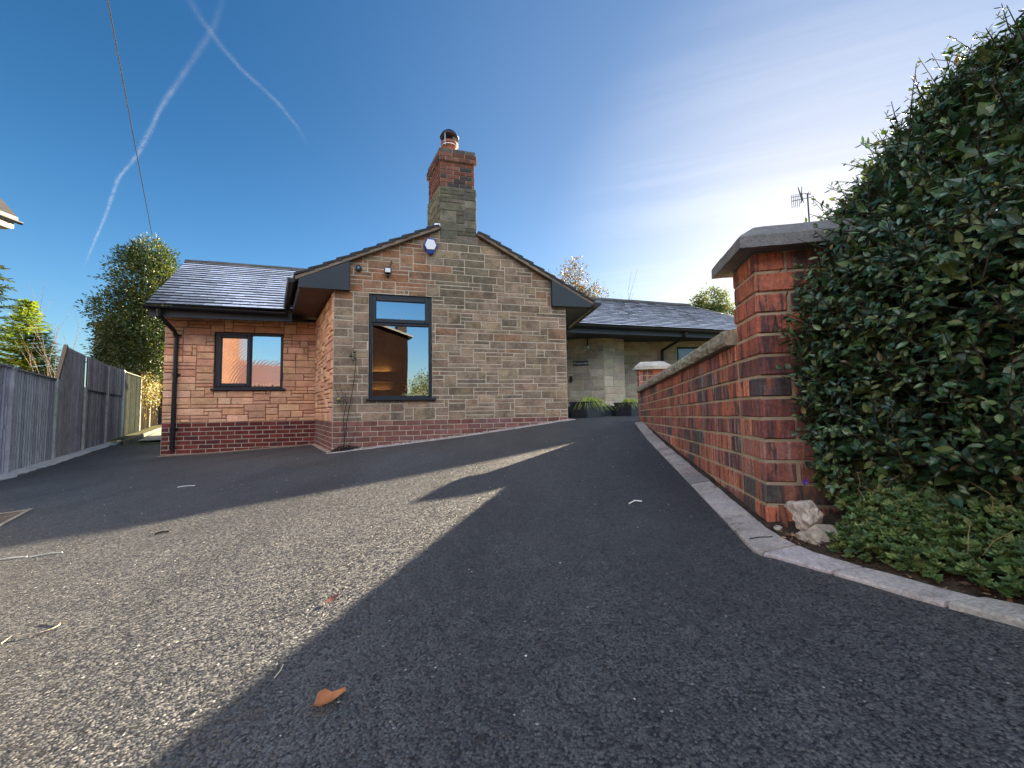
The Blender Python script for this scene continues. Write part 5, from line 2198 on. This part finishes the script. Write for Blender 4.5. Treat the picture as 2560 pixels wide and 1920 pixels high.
# ground cover in front of the hedge
r = random.Random(61)
mb = MB()
n = 0
while n < 3600:
    y = r.uniform(0.25, 1.33)
    x = kerb_right_x(y) + 0.016 + abs(r.gauss(0, 0.16))
    dk = x - kerb_right_x(y)
    if y > 1.20 and x < 0.965:
        continue
    if 0.83 < x < 0.985 and 1.14 < y < 1.32:
        continue
    gap = noise.noise(Vector((x * 7, y * 7, 4)))
    if dk < 0.035 and gap < -0.1:
        continue
    if gap < -0.5:
        continue
    zt = gz(x, y) + 0.004 + 0.10 * (1 - math.exp(-dk / 0.35)) + r.uniform(0.0, 0.035) + min(0.19, dk * 0.85) * (0.6 + 0.5 * gap)
    p = Vector((x, y, zt))
    if blocked(p):
        continue
    ax = (Vector((-0.35, -0.25, 1)) + rvec(r) * 0.5).normalized()
    col = r.choice([(0.125, 0.20, 0.06), (0.09, 0.16, 0.05), (0.16, 0.23, 0.075), (0.10, 0.18, 0.085), (0.075, 0.13, 0.045), (0.20, 0.24, 0.08)])
    m = r.randint(6, 9)
    a0 = r.uniform(0, 6)
    t1 = ax.cross(Vector((0.2, 0.9, 0.1))).normalized()
    t2 = ax.cross(t1)
    for k in range(m):
        a = a0 + 2.4 * k
        lay = 0.25 + 0.75 * (1 - k / m)
        d = (t1 * cos(a) + t2 * sin(a)) * lay + ax * (0.35 + 0.5 * k / m)
        ln = r.uniform(0.009, 0.019) * (0.7 + 0.5 * lay)
        leaf2(mb, p, d, ax, ln, ln * 0.62, jit(r, col, 0.2, 0.06))
    n += 1
tag(mb.build("ground_cover", M['coverleaf']), "low green ground cover spilling to the kerb under the hedge", "ground cover", kind='stuff')

# dry stems and dead leaves under the hedge
mb = MB()
for _ in range(260):
    y = r.uniform(0.45, 1.2)
    x = kerb_right_x(y) + r.uniform(0.10, 0.35)
    z = gz(x, y) + r.uniform(0.06, 0.22)
    p = Vector((x, y, z))
    if blocked(p):
        continue
    d = Vector((r.uniform(-0.6, 0.3), r.uniform(-0.7, 0.4), r.uniform(-0.9, 0.6))).normalized()
    l = r.uniform(0.03, 0.09)
    mb.tube([p, p + d * l * 0.5 + rvec(r) * 0.008, p + d * l], [0.0007, 0.0006, 0.0004], 4, jit(r, (0.30, 0.20, 0.10), 0.3), cap=False)
tag(mb.build("dry_stems", M['bark']), "tangle of dry tan stems under the hedge", "dry stems", kind='stuff')
mb = MB()
for _ in range(520):
    y = r.uniform(0.3, 1.36)
    x = kerb_right_x(y) + (abs(r.gauss(0, 0.03)) + 0.006 if r.random() < 0.55 else r.uniform(0.05, 0.4))
    p = Vector((x, y, gz(x, y) + 0.012 + 0.10 * (1 - math.exp(-(x - kerb_right_x(y)) / 0.35))))
    if blocked(p):
        continue
    ln = r.uniform(0.006, 0.022)
    leaf2(mb, p, rvec(r) * Vector((1, 1, 0.25)), Vector((0, 0, 1)) + rvec(r) * 0.7, ln, ln * 0.5, jit(r, r.choice([(0.16, 0.075, 0.04), (0.22, 0.13, 0.07), (0.09, 0.05, 0.03), (0.32, 0.22, 0.13)]), 0.25))
tag(mb.build("leaf_litter", M['leafdry']), "brown leaf litter and bark bits behind the kerb blocks", "leaf litter", kind='stuff')


def rock(name, label, c, sx, sy, sz, seed, col, mat, amp=0.25, sub=3, cat="rock"):
    bm = bmesh.new()
    bmesh.ops.create_icosphere(bm, subdivisions=sub, radius=1.0)
    for v in bm.verts:
        p = v.co.copy()
        k = 1 + amp * noise.noise(p * 1.3 + Vector((seed, 0, 0))) + amp * 0.5 * noise.noise(p * 3.1 + Vector((0, seed, 0)))
        # facet it
        q = p * k
        for pl in range(7):
            nn2 = rvec(random.Random(seed * 10 + pl))
            dd = q.dot(nn2) - 0.78
            if dd > 0:
                q -= nn2 * dd * 0.8
        v.co = Vector((q.x * sx, q.y * sy, q.z * sz))
    me = bpy.data.meshes.new(name)
    bm.to_mesh(me)
    bm.free()
    at = me.color_attributes.new("col", 'FLOAT_COLOR', 'CORNER')
    at.data.foreach_set("color", [*col, 1.0] * len(me.loops))
    me.materials.append(mat)
    o = bpy.data.objects.new(name, me)
    o.location = c
    COL.objects.link(o)
    return tag(o, label, cat)


rock("rock", "upper cream limestone rock at the foot of the near pillar", (0.905, 1.262, 0.112), 0.040, 0.045, 0.050, 3, (0.52, 0.44, 0.37), M['rock'], 0.45, 4)
rock("rock", "lower cream limestone rock half buried beside the kerb", (0.912, 1.225, 0.05), 0.056, 0.058, 0.046, 8, (0.46, 0.39, 0.31), M['rock'], 0.45, 4)
rock("pebble", "small pale pebble between pillar and kerb", (0.862, 1.335, 0.048), 0.014, 0.012, 0.010, 5, (0.5, 0.46, 0.38), M['rock'], 0.1, 2, "pebble")
mb = MB()
V = [Vector((0.915 + 0.05 * cos(a) * k, 1.345 + 0.02 * sin(a), 0.05 + zz)) for zz, k in ((0, 0.55), (0.07, 0.8)) for a in [pi * 0.95 + i * 0.12 for i in range(8)]]
mb.mesh(V, [(i, i + 1, 9 + i, 8 + i) for i in range(7)])
o = mb.build("terracotta_shard", M['terracotta'])
sm = o.modifiers.new("thickness", 'SOLIDIFY')
sm.thickness = 0.006
tag(o, "orange terracotta pot shard leaning on the pillar foot behind the rock", "pot shard")
# violet
vi = thing("violet", "tiny purple flower above the cream rock", "flower", (0.93, 1.30, 0.12))
mb = MB()
mb.tube([(0.945, 1.31, 0.10), (0.93, 1.30, 0.16), (0.921, 1.285, 0.205)], 0.0012, 5, (0.10, 0.12, 0.04))
mb.build("stem", M['bark'], vi)
mb = MB()
for k in range(5):
    a = 2 * pi * k / 5
    leaf2(mb, Vector((0.921, 1.284, 0.206)), Vector((cos(a), -0.35, sin(a))), Vector((0, -1, 0.2)), 0.012, 0.010, (0.13, 0.05, 0.42))
mb.build("petals", M['coverleaf'], vi)

# ---------------------------------------------------------------- rose at the foot of the front wall
rose = thing("climbing_rose", "bare thorny rose trained up the stone wall left of the tall window", "shrub", tuple(PF(0.15, -0.06, -0.11)))
mb = MB()
r = random.Random(77)


def stem(pts, r0):
    P_ = [PF(u, -0.03 - 0.02 * r.random(), z) for u, z in pts]
    mb.tube(P_, [r0 * (1 - 0.5 * i / len(P_)) for i in range(len(P_))], 5, jit(r, (0.075, 0.045, 0.035), 0.2))


stem([(0.16, -0.12), (0.17, 0.1), (0.15, 0.35), (0.19, 0.55), (0.17, 0.72)], 0.008)
stem([(0.18, 0.1), (0.21, 0.4), (0.25, 0.62), (0.29, 0.9), (0.315, 1.2), (0.30, 1.33)], 0.007)
stem([(0.15, 0.45), (0.09, 0.66), (0.03, 0.82)], 0.004)
stem([(0.18, 0.58), (0.12, 0.76), (0.10, 0.88)], 0.004)
stem([(0.19, 0.55), (0.22, 0.74), (0.16, 0.86)], 0.003)
stem([(0.20, -0.1), (0.30, 0.12), (0.35, 0.30), (0.31, 0.44)], 0.004)
stem([(0.03, 0.82), (-0.0, 0.86), (0.06, 0.88), (0.09, 0.84)], 0.003)
for _ in range(16):
    u, z = r.uniform(0.02, 0.3), r.uniform(0.5, 0.95)
    stem([(u, z), (u + r.uniform(-0.05, 0.05), z + r.uniform(0.02, 0.07))], 0.002)
mb.build("stems", M['bark'], rose)
mb = MB()
for (u, z, c) in ((0.30, 1.30, (0.06, 0.09, 0.04)), (0.27, 1.24, (0.04, 0.07, 0.035)), (0.31, 1.20, (0.05, 0.05, 0.03)), (0.24, 1.25, (0.06, 0.08, 0.05)), (0.29, 1.36, (0.25, 0.16, 0.12)), (0.28, 1.34, (0.35, 0.25, 0.2)), (0.09, 0.66, (0.3, 0.22, 0.06)), (0.10, 0.60, (0.05, 0.06, 0.03)), (0.14, 0.58, (0.05, 0.06, 0.03)), (0.30, 1.27, (0.05, 0.08, 0.04))):
    for k in range(2):
        leaf(mb, PF(u, -0.05, z), Vector((r.uniform(-1, 1), -0.5, r.uniform(-1, 1))), Vector((0, -1, 0.3)), 0.05, 0.028, jit(r, c, 0.2))
mb.build("leaves", M['leaf'], rose)
# dug soil and gravel along the wall foot
mb = MB()
for _ in range(420):
    u = abs(r.gauss(0.17, 0.13)) + 0.01
    d = -r.uniform(0.01, 0.13)
    p = PF(u, d, 0)
    p.z = gz(p.x, p.y) + 0.01 + 0.07 * math.exp(-((u - 0.18) / 0.14) ** 2) * r.random()
    ln = r.uniform(0.015, 0.05)
    leaf2(mb, p, rvec(r), rvec(r), ln, ln * 0.5, jit(r, r.choice([(0.035, 0.022, 0.016), (0.06, 0.03, 0.022), (0.10, 0.05, 0.035)]), 0.3))
tag(mb.build("mulch", M['leafdry']), "dark heap of soil and dead leaves at the foot of the rose", "mulch", kind='stuff')
mb = MB()


def chip(mb, p, s, col):
    v = [p + rvec(r) * s for _ in range(3)]
    V = [p + Vector((s, 0, 0)), p + Vector((0, s * 0.8, 0)), p + Vector((-s, 0.1 * s, 0)), p + Vector((0, -s * 0.9, 0)), p + Vector((0.1 * s, 0, s * 0.7)), p + Vector((0, 0, -s * 0.5))]
    V = [q + rvec(r) * s * 0.3 for q in V]
    mb.mesh(V, [(0, 1, 4), (1, 2, 4), (2, 3, 4), (3, 0, 4), (1, 0, 5), (2, 1, 5), (3, 2, 5), (0, 3, 5)], col)


for _ in range(1500):
    u = r.uniform(0.25, 3.7)
    d = -r.uniform(0.01, 0.125)
    p = PF(u, d, 0)
    p.z = gz(p.x, p.y) + r.uniform(0.004, 0.016)
    chip(mb, p, r.uniform(0.006, 0.014), jit(r, r.choice([(0.42, 0.36, 0.33), (0.34, 0.26, 0.23), (0.5, 0.46, 0.44), (0.25, 0.2, 0.18)]), 0.2))
tag(mb.build("gravel", M['matt']), "narrow strip of pinkish gravel along the foot of the gabled wall", "gravel", kind='stuff')
mb = MB()
n = 0
while n < 330:
    x, y = r.uniform(-4.5, 1.4), r.uniform(0.55, 6.0)
    if x > kerb_right_x(y) - 0.12 or y > 5.4 + 0.27 * (x + 2.6):
        continue
    s = r.uniform(0.0011, 0.0028) * (1 + 0.2 * y)
    chip(mb, Vector((x, y, gz(x, y) + s * 0.5)), s, jit(r, r.choice([(0.7, 0.68, 0.64), (0.6, 0.55, 0.48), (0.45, 0.4, 0.35)]), 0.15))
    n += 1
tag(mb.build("grit", M['matt']), "scattered pale stone chips and specks lying on the asphalt", "grit", kind='stuff')


# ---------------------------------------------------------------- leaves, twigs on the drive
def flat_leaf(name, label, x, y, rot, outline, L, col, curl, cat="leaf"):
    n = len(outline)
    e1, e2 = Vector((cos(rot), sin(rot), 0)), Vector((-sin(rot), cos(rot), 0))
    z0 = gz(x, y) + 0.004
    mb = MB()
    rings = []
    for k in (1.0, 0.72, 0.4):
        rings.append([Vector((x, y, z0)) + e1 * a * L * k + e2 * b * L * k + Vector((0, 0, curl(a * k, b * k) * L)) for a, b in outline])
    cen = Vector((x, y, z0 + curl(0, 0) * L))
    V = rings[0] + rings[1] + rings[2] + [cen]
    F = []
    for q in range(2):
        for i in range(n):
            F.append((q * n + i, q * n + (i + 1) % n, (q + 1) * n + (i + 1) % n, (q + 1) * n + i))
    for i in range(n):
        F.append((2 * n + i, 2 * n + (i + 1) % n, 3 * n))
    mb.mesh(V, F, col)
    o = mb.build(name, M['leafdry'], smooth=True)
    return tag(o, label, cat)


flat_leaf("dead_leaf", "large curled orange-brown dead leaf lying on the near asphalt", -0.367, 0.800, 0.35,
          [(-0.55, -0.30), (-0.30, -0.02), (-0.22, 0.30), (-0.02, 0.36), (0.18, 0.20), (0.42, 0.14), (0.58, 0.10), (0.60, -0.02), (0.34, -0.10), (0.12, -0.26), (-0.12, -0.34), (-0.35, -0.32)],
          0.062, (0.40, 0.15, 0.06), lambda a, b: 0.03 + 0.42 * abs(b + 0.05) + 0.45 * max(0, a - 0.1) ** 1.3 + (0.18 if a < -0.3 else 0) * 0.3)
flat_leaf("dead_leaf", "small dark brown leaf lying on the sunlit asphalt edge", -0.541, 1.216, 0.9,
          [(-0.5, -0.1), (-0.2, 0.18), (0.2, 0.2), (0.5, 0.05), (0.3, -0.15), (-0.1, -0.22)], 0.05, (0.14, 0.045, 0.035), lambda a, b: 0.05 + 0.6 * b * b + 0.3 * max(0, a))


def twig(name, label, pts, rad, col, cat="twig"):
    mb = MB()
    P_ = [Vector((x, y, gz(x, y) + rad + dz)) for x, y, dz in pts]
    mb.tube(P_, rad, 6, col)
    return tag(mb.build(name, M['bark']), label, cat)


cur = []
for k in range(14):
    a = -2.3 + 3.9 * k / 13
    cur.append((-1.41 + 0.055 * cos(a) + (0.03 if k > 10 else 0), 1.22 + 0.035 * sin(a), 0.004))
twig("curled_stalk", "thin pale curled stalk lying on the sunlit asphalt near the left edge", [(-1.44, 1.255, 0)] + cur[::-1] + [(-1.44, 1.16, 0.0)], 0.0016, (0.50, 0.42, 0.30))
twig("straw", "pale broken straw lying at the left edge of the sunlit asphalt", [(-2.47, 1.945, 0), (-2.40, 1.955, 0.003), (-2.335, 1.962, 0)], 0.0024, (0.75, 0.72, 0.6), "straw")
twig("straw", "longer pale straw pointing right of the broken one", [(-2.31, 1.95, 0), (-2.24, 1.975, 0.004), (-2.19, 1.983, 0)], 0.0024, (0.75, 0.72, 0.6), "straw")
twig("twig", "white stalk in the shade in front of the left wing", [(-3.05, 3.68, 0), (-2.99, 3.69, 0.004), (-2.91, 3.70, 0)], 0.004, (0.62, 0.6, 0.56))
twig("twig", "dark short twig on the sunlit asphalt below the left wing", [(-1.91, 2.17, 0), (-1.88, 2.185, 0.003), (-1.85, 2.19, 0)], 0.004, (0.06, 0.035, 0.025))
twig("feather", "small white curved feather on the shaded asphalt near the kerb", [(0.515, 1.82, 0), (0.545, 1.835, 0.006), (0.575, 1.825, 0.002)], 0.003, (0.8, 0.8, 0.78), "feather")
twig("twig", "forked pale twig beside the big dead leaf's shadow line", [(-0.519, 0.893, 0), (-0.512, 0.906, 0.008), (-0.514, 0.918, 0.012)], 0.0010, (0.55, 0.48, 0.36))
twig("twig", "dark thin twig lying across the kerb block in front of the pillar", [(0.735, 1.28, 0.014), (0.765, 1.272, 0.018), (0.80, 1.268, 0.016)], 0.0014, (0.04, 0.03, 0.025))

# recessed inspection cover at the left edge
cov = thing("inspection_cover", "square drain cover with pale metal rim set in the asphalt at the left edge", "drain cover", (-3.72, 2.78, gz(-3.72, 2.78)))
ce1 = (Vector((-3.29, 2.62, 0)) - Vector((-3.70, 3.15, 0))).normalized()
ce2 = Vector((ce1.y, -ce1.x, 0))


def PCV(a, b, z):
    p = Vector((-3.72, 3.15, 0)) + ce1 * a + ce2 * b
    return Vector((p.x, p.y, gz(p.x, p.y) + z))


mb = MB()
for (a0, b0, a1, b1) in ((0, 0, 0.62, 0.03), (0, 0.57, 0.62, 0.6), (0, 0.03, 0.03, 0.57), (0.59, 0.03, 0.62, 0.57)):
    mb.box(PCV, (a0, b0, -0.02), (a1, b1, 0.008), (0.30, 0.24, 0.18), 0, 0.002)
mb.build("rim", M['concrete'], cov)
mb = MB()
mb.box(PCV, (0.03, 0.03, -0.02), (0.59, 0.57, 0.004), (0.17, 0.125, 0.09))
mb.build("tray", M['soil'], cov)

# ---------------------------------------------------------------- wire, aerial, contrails, neighbours
mb = MB()
A_, B_ = Vector((-14.8, 16.2, 7.6)), Vector((-6.38, 6.0, 7.1))
C_ = B_ + (B_ - A_) * 1.2
P_ = []
for k in range(31):
    t_ = k / 30
    p = A_ + (C_ - A_) * t_
    p.z -= 0.35 * 4 * t_ * (1 - t_) * 0.0
    P_.append(p)
mb.tube(P_, 0.011, 6, (0.02, 0.02, 0.022))
wire = thing("overhead_wire", "thin black overhead wire running down behind the holly tree", "wire", (-14.8, 16.2, 7.6))
mb.build("cable", M['black'], wire)
mb = MB()
mb.tube([(-14.8, 16.2, -0.2), (-14.8, 16.2, 7.0)], [0.10, 0.07], 10, (0.14, 0.10, 0.07))
tag(mb.build("utility_pole", M['bark']), "wooden pole hidden inside the holly tree carrying the wire", "pole")
mb = MB()
mb.tube([C_ - Vector((0, 0, C_.z + 0.3)), C_ + Vector((0, 0, 0.1))], [0.11, 0.08], 10, (0.14, 0.10, 0.07))
tag(mb.build("utility_pole", M['bark']), "wooden pole behind the photographer carrying the other wire end", "pole")

AY = 14.0
ax_ = lambda f: f * AY / 20.0
ab = Vector((ax_(15.40), AY, 0))
aer = thing("aerial", "television aerial with two antennas on a pole above the near pillar cap", "aerial", (ab.x, ab.y, 0.2))
az = lambda z: 0.45 + (z - 0.45) * AY / 20.0
mb = MB()
mb.tube([(ab.x, AY, 0.2), (ab.x, AY, az(11.32))], 0.024, 8)
mb.build("mast", M['frame'], aer)
mb = MB()
x0_, x1_ = ax_(14.55), ax_(15.72)
zc_ = az(10.98)
mb.tube([(x0_, AY, zc_ - 0.05), (x1_, AY, zc_ + 0.12)], 0.013, 6)
for k in range(5):
    xx = x0_ + 0.01 + k * 0.068
    mb.tube([(xx, AY, zc_ - 0.30 + 0.01 * k), (xx, AY, zc_ + 0.19 + 0.01 * k)], 0.009, 5)
mb.tube([(x0_, AY, zc_ + 0.10), (x0_ + 0.3, AY, zc_ + 0.14)], 0.009, 5)
mb.tube([(x1_ - 0.02, AY, zc_ + 0.1), (x1_ - 0.02, AY, zc_ - 0.16)], 0.009, 5)
mb.tube([(x1_ - 0.14, AY, zc_ - 0.16), (x1_ - 0.02, AY, zc_ - 0.15)], 0.009, 5)
mb.tube([(x0_ + 0.27, AY, zc_ + 0.47), (x0_ + 0.39, AY, zc_ - 0.0), (x0_ + 0.33, AY, zc_ - 0.12)], [0.014, 0.032, 0.018], 6)
mb.tube([(x0_ + 0.40, AY, zc_ + 0.5), (x0_ + 0.38, AY, zc_ + 0.2), (x0_ + 0.44, AY, zc_ - 0.12)], [0.008, 0.020, 0.010], 6)
for dx_, dz_ in ((0.06, 0.10), (0.14, 0.06), (0.13, 0.0), (-0.08, 0.05)):
    mb.tube([(ab.x, AY, zc_ + 0.20), (ab.x + dx_, AY, zc_ + 0.20 + dz_)], 0.011, 5)
mb.tube([(ab.x, AY, zc_ + 0.22), (x0_ + 0.42, AY, zc_ + 0.24), (x0_ + 0.36, AY, zc_ + 0.1)], 0.011, 5)
mb.build("antenna", M['frame'], aer)


def contrail(label, pts, w0, w1, alt, al):
    """pts: directions (x/y, 1, z/y) met by a flat layer at height alt"""
    P_ = []
    for x, z in pts:
        k = alt / z
        P_.append(Vector((x * k, k, alt)))
    n = 60
    d = [0]
    for a, b in zip(P_, P_[1:]):
        d.append(d[-1] + (b - a).length)
    V, cols, F = [], [], []
    mb = MB()
    lanes = (-1, -0.6, -0.25, 0, 0.25, 0.6, 1)
    prof = (0, 0.25, 0.7, 1, 0.75, 0.3, 0)
    rows = []
    for k in range(n + 1):
        t_ = d[-1] * k / n
        for i in range(len(P_) - 1):
            if t_ <= d[i + 1] + 1e-6:
                s_ = (t_ - d[i]) / (d[i + 1] - d[i])
                p = P_[i].lerp(P_[i + 1], s_)
                e = (P_[min(i + 2, len(P_) - 1)] - P_[max(i - 0, 0)]).normalized()
                break
        sd = Vector((-e.y, e.x, 0))
        f = k / n
        w = (w0 + (w1 - w0) * f) * (1 + 0.3 * noise.noise(Vector((f * 18, alt * 0.01, 0))))
        p = p + sd * w * 0.15 * noise.noise(Vector((f * 11, 3, alt * 0.01)))
        rows.append(([p + sd * w * l for l in lanes], [pr * min(1, f * 5, (1 - f) * 4) * al for pr in prof]))
    vi0 = []
    me = bpy.data.meshes.new("contrail")
    VV = [v for r_ in rows for v in r_[0]]
    AA = [a for r_ in rows for a in r_[1]]
    m = len(lanes)
    FF = [(k * m + j, k * m + j + 1, (k + 1) * m + j + 1, (k + 1) * m + j) for k in range(n) for j in range(m - 1)]
    me.from_pydata([tuple(v) for v in VV], [], FF)
    at = me.color_attributes.new("col", 'FLOAT_COLOR', 'POINT')
    at.data.foreach_set("color", [c for a in AA for c in (a, a, a, 1.0)])
    me.materials.append(M['cloud'])
    o = bpy.data.objects.new("contrail", me)
    COL.objects.link(o)
    return tag(o, label, "contrail", "contrails crossing at the upper left")


contrail("brighter white contrail rising from the lower left of the sky", [(-1.09, 0.376), (-1.069, 0.436), (-1.04, 0.515), (-1.012, 0.613), (-0.961, 0.681), (-0.928, 0.756), (-0.912, 0.80), (-0.854, 0.895), (-0.802, 0.982), (-0.777, 1.023), (-0.757, 1.102), (-0.74, 1.2)], 13, 18, 1500, 0.17)
contrail("fainter wider contrail slanting down to the right and fading out", [(-0.52, 0.69), (-0.553, 0.75), (-0.603, 0.812), (-0.652, 0.86), (-0.702, 0.908), (-0.746, 0.96), (-0.785, 1.01), (-0.817, 1.057), (-0.843, 1.103), (-0.90, 1.2)], 17, 24, 1530, 0.075)

# neighbouring house at the left edge
nb = thing("neighbour_house", "neighbouring house at the left edge with white eaves and black gutter", "house", (-18.5, 8.0, -0.3))
mb = MB()
wx = -16.08
mb.box(lambda x, y, z: Vector((x, y, z)), (-22, 4, -0.4), (wx, 12, 6.3), (0.62, 0.52, 0.36))
mb.build("wall", M['matt'], nb)
mb = MB()
sl = 0.95
ex = -15.62
pts = [(ex, 6.78), (-20.0, 6.78 + sl * 5.0), (-20.0, 6.68 + sl * 5.0), (ex, 6.66)]
V = [(x, 3.6, z) for x, z in pts] + [(x, 12.35, z) for x, z in pts]
mb.mesh(V, [(0, 1, 2, 3), (7, 6, 5, 4), (0, 4, 5, 1), (1, 5, 6, 2), (2, 6, 7, 3), (3, 7, 4, 0)], (0.03, 0.027, 0.025))
mb.build("roof", M['slate'], nb)
mb = MB()
mb.box(lambda x, y, z: Vector((x, y, z)), (wx, 4, 6.36), (ex - 0.06, 12.25, 6.40), (0.22, 0.21, 0.20))
mb.box(lambda x, y, z: Vector((x, y, z)), (ex - 0.085, 4, 6.40), (ex - 0.055, 12.3, 6.64), (0.5, 0.5, 0.5))
Vb = [(ex - 0.09, 12.26, 6.52), (ex - 0.09, 12.26, 6.62), (-19, 12.26, 6.62 + sl * 3.3), (-19, 12.26, 6.52 + sl * 3.3)]
mb.mesh(Vb + [(x, 12.30, z) for x, _, z in Vb], [(0, 1, 2, 3), (7, 6, 5, 4), (0, 4, 5, 1), (1, 5, 6, 2), (2, 6, 7, 3), (3, 7, 4, 0)], (0.8, 0.8, 0.8))
mb.build("soffit", M['matt'], nb)
mb = MB()
gutter(mb, (ex + 0.03, 3.8, 6.64), (ex + 0.03, 12.42, 6.64), 0.075)
mb.build("gutter", M['black'], nb)

out = thing("outbuilding", "plain grey rendered building behind the holly tree", "building", (-17, 18.5, -0.2))
mb = MB()
mb.box(lambda x, y, z: Vector((x, y, z)), (-18.95, 18, -0.3), (-14.8, 22, 4.55), (0.15, 0.155, 0.15))
mb.build("wall", M['matt'], out)
mb = MB()
mb.box(lambda x, y, z: Vector((x, y, z)), (-19.1, 17.85, 4.55), (-14.65, 22.15, 4.68), (0.08, 0.08, 0.08))
mb.build("roof", M['matt'], out)


# houses across the street, which the panes mirror
def far_house(label, x0, x1, y0, y1, eave, ridge, axis, wall, roof, chim=None, windows=()):
    h = thing("street_house", label, "house", ((x0 + x1) / 2, (y0 + y1) / 2, -0.3))
    I = lambda x, y, z: Vector((x, y, z))
    mb = MB()
    mb.box(I, (x0, y0, -0.4), (x1, y1, eave), wall)
    mx_, my_ = (x0 + x1) / 2, (y0 + y1) / 2
    if axis == 'y':
        for y in (y0 + 0.001, y1 - 0.001):
            mb.face([(x0, y, eave), (x1, y, eave), (mx_, y, ridge)], wall)
    else:
        for x in (x0, x1):
            mb.face([(x, y0, eave), (x, y1, eave), (x, my_, ridge)], wall)
    mb.build("wall", M['farwall'], h)
    mb = MB()
    o = 0.3
    if axis == 'y':
        s_ = (ridge - eave) / (mx_ - x0)
        for sg_, xe in ((1, x0 - o), (-1, x1 + o)):
            V = [(xe, y0 - o, eave - s_ * o), (xe, y1 + o, eave - s_ * o), (mx_, y1 + o, ridge), (mx_, y0 - o, ridge)]
            mb.mesh(V + [(x, y, z + 0.12) for x, y, z in V], [(0, 1, 2, 3), (7, 6, 5, 4), (0, 4, 5, 1), (1, 5, 6, 2), (2, 6, 7, 3), (3, 7, 4, 0)], roof)
    else:
        s_ = (ridge - eave) / (my_ - y0)
        for ye in (y0 - o, y1 + o):
            V = [(x0 - o, ye, eave - s_ * o), (x1 + o, ye, eave - s_ * o), (x1 + o, my_, ridge), (x0 - o, my_, ridge)]
            mb.mesh(V + [(x, y, z + 0.12) for x, y, z in V], [(0, 1, 2, 3), (7, 6, 5, 4), (0, 4, 5, 1), (1, 5, 6, 2), (2, 6, 7, 3), (3, 7, 4, 0)], roof)
    rf = mb.build("roof", M['slate'], h)
    if chim:
        mb = MB()
        cx_, cy_, cw_, ct = chim
        mb.box(I, (cx_ - cw_, cy_ - cw_, eave - 1), (cx_ + cw_, cy_ + cw_, ct), tuple(w * 0.8 for w in wall))
        mb.lathe([(0.12, 0), (0.12, 0.3), (0.0, 0.3)], (cx_, cy_, ct), 10, (0.3, 0.12, 0.08))
        mb.build("chimney", M['plinth'], rf)
    for (wx0, wz0, wx1, wz1) in windows:
        mb = MB()
        mb.box(I, (wx0, y1 - 0.02, wz0), (wx1, y1 + 0.03, wz1), (0.75, 0.75, 0.75), 0, 0.02)
        w_ = mb.build("window", M['matt'], h)
        mb = MB()
        mb.box(I, (wx0 + 0.1, y1 + 0.031, wz0 + 0.1), (wx1 - 0.1, y1 + 0.036, wz1 - 0.1))
        mb.build("pane", M['frame'], w_)
    return h


far_house("tall orange brick gabled house mirrored in the left window", -13.5, -6.35, -17.5, -9.5, 6.2, 8.6, 'y', (0.15, 0.08, 0.055), (0.06, 0.035, 0.03), None, [(-11.5, 0.8, -10.0, 2.2), (-11.5, 3.6, -10.0, 4.9)])
far_house("low garage with red tiled roof mirrored in the left window", -6.2, -2.6, -16, -11.0, 2.1, 3.5, 'x', (0.13, 0.06, 0.045), (0.075, 0.036, 0.03))
far_house("brown brick house darkened for shade, with side chimney mirrored in the tall window", -2.6, 4.2, -21, -14.0, 5.35, 6.35, 'y', (0.007, 0.004, 0.0032), (0.012, 0.010, 0.009), (3.85, -14.4, 0.32, 6.25), [])  # near-black wall colour stands in for shade on this side
broad_tree("street_shrub", "large leafy shrub mirrored in the tall window", (3.1, -7.4, -0.2), [(3.2, -7.4, 1.45, 0.7, 0.7, 0.95), (3.6, -7.8, 1.1, 0.6, 0.6, 0.9), (2.7, -7.2, 1.1, 0.6, 0.6, 0.8)],
           380, 10, 0.10, [(0.05, 0.07, 0.02), (0.08, 0.10, 0.03), (0.12, 0.12, 0.05)], 74, trunk_r=0.06, hollow=0.3, spread=0.22)
